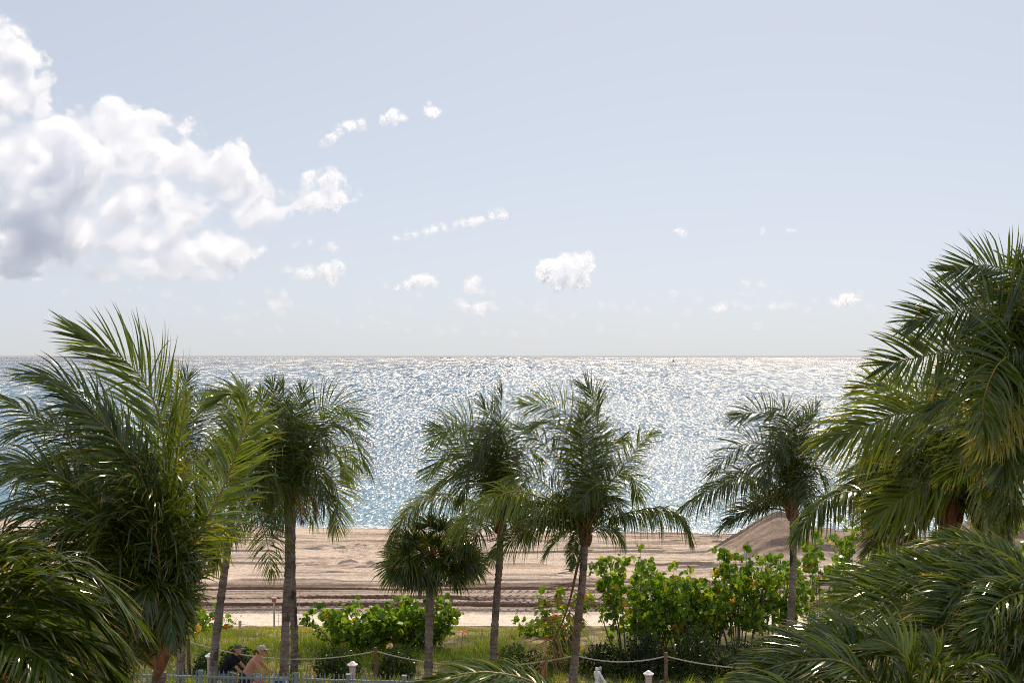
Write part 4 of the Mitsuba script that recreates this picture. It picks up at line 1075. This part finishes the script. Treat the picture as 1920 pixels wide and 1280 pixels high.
boat('low motor boat far out on the sea above the left palms', 330, 3900, 15, 2.0, 2.2, flip=True)
boat('tiny ship on the horizon left of the middle, the left of two', 827, 9500, 26, 9, 6)
boat('tiny ship on the horizon left of the middle, the right of two', 842, 9500, 34, 5, 7, flip=True)
boat('small dark boat with a peaked sail below the horizon right of the middle', 1262, 2900, 8.5, 5.6, 1.0, sail=True)

# ================================================================ two people on bicycles
plain('skin', (.50, .27, .19), .55, .35, 0, .06, 60)
plain('skin_tan', (.54, .25, .16), .5, .4, 0, .06, 60)
plain('black_cotton', (.012, .012, .015), .85, .15, 0, .2, 80)
plain('grey_cotton', (.16, .19, .20), .85, .15, 0, .15, 80)
plain('dark_shorts', (.03, .022, .03), .8, .2, 0, .2, 80)
plain('cap_grey', (.10, .11, .11), .8, .2)
plain('cap_pale', (.45, .40, .33), .8, .2)
plain('hair_brown', (.10, .055, .03), .7, .3, 0, .3, 120)
plain('lens_dark', (.01, .01, .012), .15, .6)
plain('lips', (.38, .14, .11), .5)
plain('rubber', (.02, .02, .02), .8)
plain('bike_white', (.72, .73, .74), .3, .5, 0, .03)
plain('basket_grey', (.42, .46, .50), .5)
plain('panel_blue', (.035, .07, .20), .5)
plain('panel_teal', (.05, .25, .32), .5)
M3 = manifold3d.Manifold


def ball(c, r, q=14):
    return M3.sphere(float(r), q).translate([float(a) for a in c])


def bone(a, ra, b, rb):
    return M3.batch_hull([ball(a, ra), ball(b, rb)])


def chain(*js):
    return sum((bone(a, ra, b, rb) for (a, ra), (b, rb) in zip(js, js[1:])), M3())


def smooth_mesh(m, edge=.02, it=8):
    m = m.refine_to_length(edge)
    k = m.to_mesh()
    t = trimesh.Trimesh(np.array(k.vert_properties)[:, :3], np.array(k.tri_verts), process=True)
    trimesh.smoothing.filter_taubin(t, iterations=it)
    return np.array(t.vertices), np.array(t.faces)


def rider(label, origin, scale, skin, outfit):
    o = np.array(origin, float)
    t = thing('person', label, 'person', group='people cycling along the walkway')
    put = lambda m: (np.asarray(m[0]) * scale + o, m[1])  # noqa: E731
    add = lambda name, m, b, edge=.02, it=8, **k: part(t, name, put(smooth_mesh(m, edge, it)), b, smooth=True, **k)  # noqa: E731
    hd = np.array([.19, 0, 1.635])
    body = chain(((-.20, 0, 1.0), .135), ((-.11, 0, 1.17), .115), ((.02, 0, 1.34), .135), ((.09, 0, 1.43), .10), ((.13, 0, 1.49), .055), ((.16, 0, 1.56), .055))
    body += chain(((.06, -.12, 1.41), .075), ((.06, .12, 1.41), .075))
    head = M3.batch_hull([ball(hd + [-.02, 0, .03], .092), ball(hd + [.015, 0, .02], .085), ball(hd + [.045, 0, -.075], .045), ball(hd + [.0, 0, -.06], .062)])
    head += M3.batch_hull([ball(hd + [.088, 0, .012], .010), ball(hd + [.112, 0, -.022], .014), ball(hd + [.085, 0, -.030], .016)])
    head += M3.batch_hull([ball(hd + [.075, -.035, .032], .014), ball(hd + [.075, .035, .032], .014)]) + ball(hd + [.072, 0, -.092], .026)
    for s in (-1, 1):
        head += M3.batch_hull([ball(hd + [-.012, s * .086, .012], .016), ball(hd + [-.004, s * .084, -.022], .010)])
    body += head
    for s in (-1, 1):
        hand = np.array([.40, s * .255, 1.065])
        body += chain(((.07, s * .165, 1.415), .062), ((.20, s * .235, 1.235), .043), ((.335, s * .25, 1.095), .030), (tuple(hand + [-.02, 0, .012]), .026))
        body += M3.batch_hull([ball(hand + [-.03, -.03, .018], .015), ball(hand + [-.03, .03, .018], .015), ball(hand + [.022, -.034, .024], .012), ball(hand + [.022, .034, .024], .012)])
        for k, (dy, ln) in enumerate(((-.033, .9), (-.011, 1.05), (.011, 1.0), (.033, .82))):
            a = hand + [.022, dy, .022]
            body += chain((tuple(a), .0095), (tuple(a + np.array([.026, 0, -.012]) * ln), .009), (tuple(a + np.array([.022, 0, -.036]) * ln), .0085), (tuple(a + np.array([.000, 0, -.046]) * ln), .008))
        a = hand + [-.025, -s * .034, .008]
        body += chain((tuple(a), .011), (tuple(a + [.018, -s * .010, -.018]), .010), (tuple(a + [.03, 0, -.036]), .009))
        knee, ankle = (np.array([.20, s * .10, .90]), np.array([.07, s * .11, .47])) if s > 0 else (np.array([.16, s * .10, .73]), np.array([-.04, s * .11, .30]))
        body += chain(((-.18, s * .08, .97), .095), (tuple(knee), .058), (tuple(knee * .6 + ankle * .4 + [-.025, 0, 0]), .052), (tuple(ankle), .035), (tuple(ankle + [.02, 0, -.05]), .036))
        body += M3.batch_hull([ball(ankle + [-.04, 0, -.07], .032), ball(ankle + [.13, -.02, -.085], .024), ball(ankle + [.13, .02, -.085], .024)])
    k = part(t, 'body', put(smooth_mesh(body, .014, 5)), skin, smooth=True)
    for s in (-1, 1):
        part(t, 'eye', put(smooth_mesh(ball(hd + [.083, s * .033, .008], .011), .01, 1)), 'lens_dark', smooth=True)
    part(t, 'mouth', put(smooth_mesh(M3.batch_hull([ball(hd + [.086, -.02, -.057], .006), ball(hd + [.086, .02, -.057], .006)]), .01, 1)), 'lips', smooth=True)
    hips = chain(((-.20, 0, 1.02), .150), ((-.19, 0, .96), .150))
    for s in (-1, 1):
        knee = np.array([.20, s * .10, .90]) if s > 0 else np.array([.16, s * .10, .73])
        hips += bone((-.18, s * .08, .97), .108, tuple(np.array([-.18, s * .08, .97]) * (1 - outfit['leg']) + knee * outfit['leg']), .088)
    add('shorts', hips, outfit['shorts'], .02, 4)
    if 'shirt' in outfit:
        sh = chain(((-.205, 0, 1.03), .152), ((-.12, 0, 1.17), .142), ((.02, 0, 1.34), .152), ((.085, 0, 1.425), .115))
        sh += chain(((.06, -.13, 1.41), .088), ((.06, .13, 1.41), .088))
        for s in (-1, 1):
            sh += bone((.07, s * .165, 1.415), .078, (.155, s * .212, 1.30), .070)
        add('shirt', sh, outfit['shirt'], .02, 5)
    crown = M3.batch_hull([ball(hd + [-.022, 0, .045], .098), ball(hd + [.02, 0, .05], .088)]).trim_by_plane([-.12, 0, 1], float(hd[2] + .028 - .12 * hd[0]))
    part(t, 'cap', put(smooth_mesh(crown, .02, 2)), outfit['cap'], smooth=40)
    vis = M3.batch_hull([ball(hd + [.07, -.065, .045], .007), ball(hd + [.07, .065, .045], .007), ball(hd + [.165, -.04, .026], .006), ball(hd + [.165, .04, .026], .006)])
    part(t, 'cap_visor', put(smooth_mesh(vis, .02, 1)), outfit['visor'], smooth=True)
    hair = M3.batch_hull([ball(hd + [-.05, 0, .0], .075), ball(hd + [-.045, 0, -.045], .058)])
    add('hair', hair, 'hair_brown', .02, 3)
    if outfit.get('ponytail'):
        add('ponytail', chain((tuple(hd + [-.10, 0, .01]), .026), (tuple(hd + [-.15, 0, -.005]), .034), (tuple(hd + [-.175, 0, -.06]), .024), (tuple(hd + [-.17, 0, -.11]), .010)), 'hair_brown', .015, 3)
    if outfit.get('glasses'):
        g = M3.batch_hull([ball(hd + [.095, -.055, .012], .014), ball(hd + [.102, -.015, .010], .016)]) + M3.batch_hull([ball(hd + [.095, .055, .012], .014), ball(hd + [.102, .015, .010], .016)])
        for s in (-1, 1):
            g += bone(tuple(hd + [.09, s * .062, .016]), .006, tuple(hd + [-.01, s * .092, .02]), .005)
        part(t, 'sunglasses', put(smooth_mesh(g, .012, 1)), 'lens_dark', smooth=True)
    return t


def torus(c, R, r, n=40, m=8):
    a, b = np.meshgrid(np.arange(n) * 2 * np.pi / n, np.arange(m) * 2 * np.pi / m, indexing='ij')
    v = np.stack([(R + r * np.cos(b)) * np.cos(a), r * np.sin(b), (R + r * np.cos(b)) * np.sin(a)], -1).reshape(-1, 3) + c
    i, j = np.meshgrid(np.arange(n), np.arange(m), indexing='ij')
    q = np.stack([i * m + j, ((i + 1) % n) * m + j, ((i + 1) % n) * m + (j + 1) % m, i * m + (j + 1) % m], -1).reshape(-1, 4)
    return v, np.vstack([q[:, [0, 1, 2]], q[:, [0, 2, 3]]])


def bicycle(label, origin, scale, panels):
    o = np.array(origin, float)
    t = thing('bicycle', label, 'bicycle', group='hire bicycles on the walkway')
    put = lambda m: (np.asarray(m[0]) * scale + o, m[1])  # noqa: E731
    pipe = lambda pts, r: tube(spline(np.array(pts, float), 14), r, 8)  # noqa: E731
    for x in (-.55, .60):
        w = part(t, 'wheel', put(torus(np.array([x, 0, .34]), .315, .012)), 'grey_metal', smooth=True)
        part(w, 'tyre', put(torus(np.array([x, 0, .34]), .335, .022)), 'rubber', smooth=True)
        part(w, 'spokes', put(join([tube(np.array([[x, .02 * (-1) ** k, .34], [x + .31 * math.cos(k * .35), 0, .34 + .31 * math.sin(k * .35)]]), .0018, 4) for k in range(18)])), 'grey_metal')
    part(t, 'frame', put(join([pipe([(.44, 0, .88), (.2, 0, .52), (-.1, 0, .33)], .026), pipe([(-.27, 0, .86), (-.19, 0, .6), (-.1, 0, .33)], .019), pipe([(-.1, .05, .33), (-.55, .06, .34)], .011), pipe([(-.1, -.05, .33), (-.55, -.06, .34)], .011), pipe([(-.24, .0, .76), (-.55, .06, .34)], .010), pipe([(-.24, .0, .76), (-.55, -.06, .34)], .010)])), 'bike_white', smooth=40)
    part(t, 'fork', put(join([pipe([(.42, 0, 1.0), (.46, 0, .78), (.49, 0, .70)], .02), pipe([(.49, .05, .70), (.55, .055, .5), (.60, .055, .34)], .012), pipe([(.49, -.05, .70), (.55, -.055, .5), (.60, -.055, .34)], .012), tube(np.array([[.49, -.055, .70], [.49, .055, .70]]), .014, 8)])), 'bike_white', smooth=40)
    hb = part(t, 'handlebar', put(pipe([(.36, -.31, 1.05), (.43, -.22, 1.055), (.45, -.08, 1.03), (.43, 0, 1.01), (.45, .08, 1.03), (.43, .22, 1.055), (.36, .31, 1.05)], .013)), 'bike_white', smooth=40)
    part(t, 'saddle', put(smooth_mesh(M3.batch_hull([ball((-.37, -.07, .87), .03), ball((-.37, .07, .87), .03), ball((-.08, 0, .87), .022)]), .03, 2)), 'rubber', smooth=True)
    b = part(t, 'basket', put(join([box(.50, .80, -.16, .16, .74, .76), box(.50, .515, -.16, .16, .762, .98), box(.785, .80, -.16, .16, .762, .98), box(.517, .783, -.16, -.148, .762, .98), box(.517, .783, .148, .16, .762, .98)])), 'basket_grey')
    for k, (x0, x1, z0, z1, c) in enumerate(panels):
        part(b, 'panel', put(box(x0, x1, -.167, -.162, z0, z1)), c)
    part(t, 'crank', put(join([tube(np.array([[-.1, -.08, .33], [-.06, -.1, .20]]), .012, 6), tube(np.array([[-.1, .08, .33], [.03, .1, .40]]), .012, 6), tube(np.array([[-.1, -.1, .33], [-.1, .1, .33]]), .014, 8), box(-.10, -.02, -.19, -.11, .185, .205), box(-.01, .07, .09, .18, .39, .41)])), 'grey_metal')
    part(t, 'mudguard', put(join([tube(np.stack([-.55 + .375 * np.cos(a), 0 * a, .34 + .375 * np.sin(a)], 1), .016, 6) for a in [np.linspace(.3, 3.3, 20)]])), 'bike_white', smooth=40)


PAN = [(.535, .635, .86, .965, 'panel_blue'), (.65, .765, .86, .965, 'panel_teal'), (.535, .635, .775, .85, 'panel_blue'), (.65, .765, .775, .85, 'panel_teal')]
A, B = [-6.86, 31.2, .012], [-6.17, 30.55, .012]
rider('person in a black t-shirt, grey cap and grey shorts riding a bicycle, the left cyclist', A, .925, 'skin', dict(shirt='black_cotton', shorts='grey_cotton', leg=.75, cap='cap_grey', visor='cap_pale'))
bicycle('white hire bicycle with blue basket panels under the rider in black', A, .925, PAN)
rider('person with a bare tanned back, pale cap, sunglasses and dark shorts riding the front bicycle', B, 1.0, 'skin_tan', dict(shorts='dark_shorts', leg=.35, cap='cap_pale', visor='cap_pale', ponytail=True, glasses=True))
bicycle('white hire bicycle with a blue front basket under the bare backed rider', B, 1.0, [(.53, .77, .775, .965, 'panel_blue')])

# ================================================================ clouds: real volumes four kilometres out, lit by the same sun
FAR = [4600.0]                # each small cloud stands a little farther out, so that no two volumes overlap
SKEW = np.linalg.qr(np.array([[1, .7, -.4], [-.5, 1, .8], [.6, -.3, 1]]))[0]      # turns the noise off the axes


def cloud(label, blobs, floor, voxel, dens, rough, seed, group=None, squash=.75, feather=.30, scale=9.0, unit=20.0, holes=0.0, thin=1.0, hs=.7, away=4000.0):
    """blobs: picture x, y and radius of its billows; floor: picture y of the flat base."""
    s = away / F
    voxel, dens = voxel * away / 4000, dens * 4000 / away
    b = np.array(blobs, float)
    rng = np.random.default_rng(seed)
    c = np.stack([(b[:, 0] - 960) * s, away + rng.uniform(-.4, .4, len(b)) * b[:, 2] * s, H + (669 - b[:, 1]) * s], 1)
    r = b[:, 2] * s
    ext = .8 * rough * unit * s + voxel
    lo, hi = (c - r[:, None] - ext).min(0), (c + r[:, None] + ext).max(0)
    lo[2] = max(lo[2], H + (669 - floor) * s - voxel)
    n = np.ceil((hi - lo) / voxel).astype(int)
    hi = lo + n * voxel
    ax = [np.arange(n[k]) * voxel + lo[k] + voxel / 2 for k in range(3)]
    f = np.full((n[2], n[1], n[0]), -9.0, np.float32)
    for ci, ri in zip(c, r):
        i = [np.searchsorted(ax[k], [ci[k] - ri - ext, ci[k] + ri + ext]) for k in range(3)]
        z, y, x = np.meshgrid(*[ax[k][i[k][0]:i[k][1]] for k in (2, 1, 0)], indexing='ij')
        q = (ri - np.sqrt((x - ci[0]) ** 2 + ((y - ci[1]) * thin) ** 2 + ((z - ci[2]) / squash * .8) ** 2)) / (unit * s)
        w = f[i[2][0]:i[2][1], i[1][0]:i[1][1], i[0][0]:i[0][1]]
        np.maximum(w, q, out=w)
    z, y, x = np.meshgrid(ax[2], ax[1], ax[0], indexing='ij')
    near = f > -.8 * rough - .05
    p = np.stack([x[near], y[near], z[near]], -1) / (scale * s * 4)
    p = p @ SKEW
    p = p + 0.6 * (np.stack([meshkit.fbm(p * .7, 2, seed + 31), meshkit.fbm(p * .7, 2, seed + 32), meshkit.fbm(p * .7, 2, seed + 33)], -1) - .5)
    e = f[near] + rough * ((meshkit.fbm(p, 5, seed) - .5) * 1.7 + (np.abs(meshkit.fbm(p * 2.1, 4, seed + 5) - .5) * -1.4 + .25))
    base = H + (669 - floor) * s
    g = np.zeros_like(f)
    g[near] = sstep(0.0, feather, e) * sstep(base - voxel, base + 4 * voxel, z[near]) * (1 - holes * sstep(.45, .54, meshkit.fbm(p * hs, 4, seed + 60)))
    k = numbered('cloud')
    labels[k] = {'label': label, 'category': 'cloud', 'kind': 'thing'}
    if group:
        labels[k]['group'] = group
    m = k + '_air'
    M = T().translate(lo.tolist()).scale((hi - lo).tolist())
    scene[m] = {'type': 'heterogeneous', 'albedo': {'type': 'constvolume', 'value': {'type': 'rgb', 'value': [.950, .968, .9999]}},
                'sigma_t': {'type': 'gridvolume', 'grid': mi.VolumeGrid(g[..., None].astype(np.float32)), 'to_world': M}, 'scale': dens,
                'phase': {'type': 'hg', 'g': .68}}
    scene[k] = {'type': 'cube', 'to_world': T().translate(((lo + hi) / 2).tolist()).scale(((hi - lo) / 2).tolist()), 'bsdf': {'type': 'null'}, 'interior': {'type': 'ref', 'id': m}}


cloud('huge white cumulus bank with a tower and blue grey underside at the left', [
    (0, 115, 62), (20, 100, 44), (42, 140, 36), (20, 215, 55), (50, 215, 36), (-30, 170, 60), (15, 180, 58), (35, 120, 42), (60, 265, 62), (130, 275, 66), (225, 235, 50), (255, 285, 66), (305, 265, 48), (340, 305, 55), (385, 330, 52), (430, 315, 44), (455, 325, 32),
    (100, 350, 110), (200, 375, 105), (0, 380, 130), (-60, 350, 95), (300, 375, 76), (60, 455, 85), (150, 465, 80), (230, 455, 72), (-10, 465, 95), (300, 450, 55), (-70, 465, 60),
    (385, 450, 44), (425, 470, 46), (470, 460, 30), (452, 415, 27), (395, 505, 38), (345, 500, 45), (437, 510, 30), (485, 395, 30), (515, 386, 27), (545, 378, 26), (572, 369, 26), (600, 360, 25), (628, 350, 25), (650, 362, 18)],
    527, 4.0, .032, 3.1, 3, feather=.30, holes=.955, scale=9.0, thin=2.1, hs=.8)

def wisps(label, blobs, floor, dens, seed, rough=2.0, unit=10.0, feather=1.3, scale=4.5, **k):
    FAR[0] += 320
    cloud(label, blobs, floor, 2.5, dens, rough, seed, unit=unit, feather=feather, scale=scale, away=FAR[0], **k)


wisps('compact white cumulus with a blue grey base over the middle of the horizon', [(1030, 510, 27), (1060, 507, 29), (1088, 497, 24), (1103, 483, 13), (1048, 532, 20), (1082, 524, 24)], 550, .060, 25, rough=1.6, feather=.7, holes=.7, hs=1.6)
wisps('small white puffs strung out high in the middle of the sky', [(656, 236, 15), (640, 246, 11), (622, 260, 11), (606, 270, 8), (678, 228, 11), (735, 219, 15), (716, 222, 9), (752, 219, 8), (810, 209, 11)], 290, .050, 6)
wisps('long thin white streak of cloud in the middle of the sky', [(938, 404, 11), (922, 407, 9), (900, 410, 10), (884, 411, 9), (866, 417, 9), (850, 422, 8), (832, 426, 7), (814, 430, 6), (796, 434, 6), (778, 438, 6), (760, 442, 6), (742, 446, 6)], 460, .055, 7)
wisps('broken white cloud below the right end of the cumulus bank', [(540, 506, 11), (560, 510, 14), (585, 510, 14), (605, 508, 17), (632, 500, 13), (622, 522, 15), (625, 465, 11), (605, 470, 7), (580, 457, 8), (558, 455, 7)], 543, .055, 8, holes=.5)
wisps('pale grey wisp standing low above the left middle palm', [(515, 575, 13), (535, 555, 12), (545, 566, 11), (525, 588, 9)], 600, .03, 9)
wisps('white ragged cloud low above the slender middle palm', [(785, 530, 17), (768, 538, 12), (802, 522, 11), (745, 543, 8), (722, 540, 7), (815, 532, 6)], 552, .07, 10, holes=.5)
wisps('grey white cloud standing low between the two middle clouds', [(885, 535, 17), (905, 545, 9), (868, 572, 12), (900, 576, 15), (850, 580, 8), (920, 570, 8)], 600, .045, 11)
wisps('little white cloud low on the right above the horizon', [(1582, 563, 14), (1566, 567, 10), (1598, 556, 8)], 580, .06, 12)
wisps('faint little cloud low above the right palm crown', [(1355, 578, 13), (1380, 573, 9), (1338, 583, 8)], 595, .035, 13)
wisps('faint flat wisps low at the right of the middle', [(1150, 574, 8), (1130, 573, 7), (1175, 575, 8), (1400, 530, 9), (1430, 533, 8), (1275, 435, 7), (1430, 430, 6), (1480, 431, 6), (1450, 575, 8)], 600, .03, 14)

rng = np.random.default_rng(5)
wisps('thin broken veil of pale cloud scraps low over the horizon', [(rng.uniform(430, 1660), rng.uniform(548, 628), rng.uniform(4, 8)) for _ in range(110)] + [(rng.uniform(10, 460), rng.uniform(540, 600), rng.uniform(4, 9)) for _ in range(40)], 640, .014, 15, rough=2.4, feather=1.6)
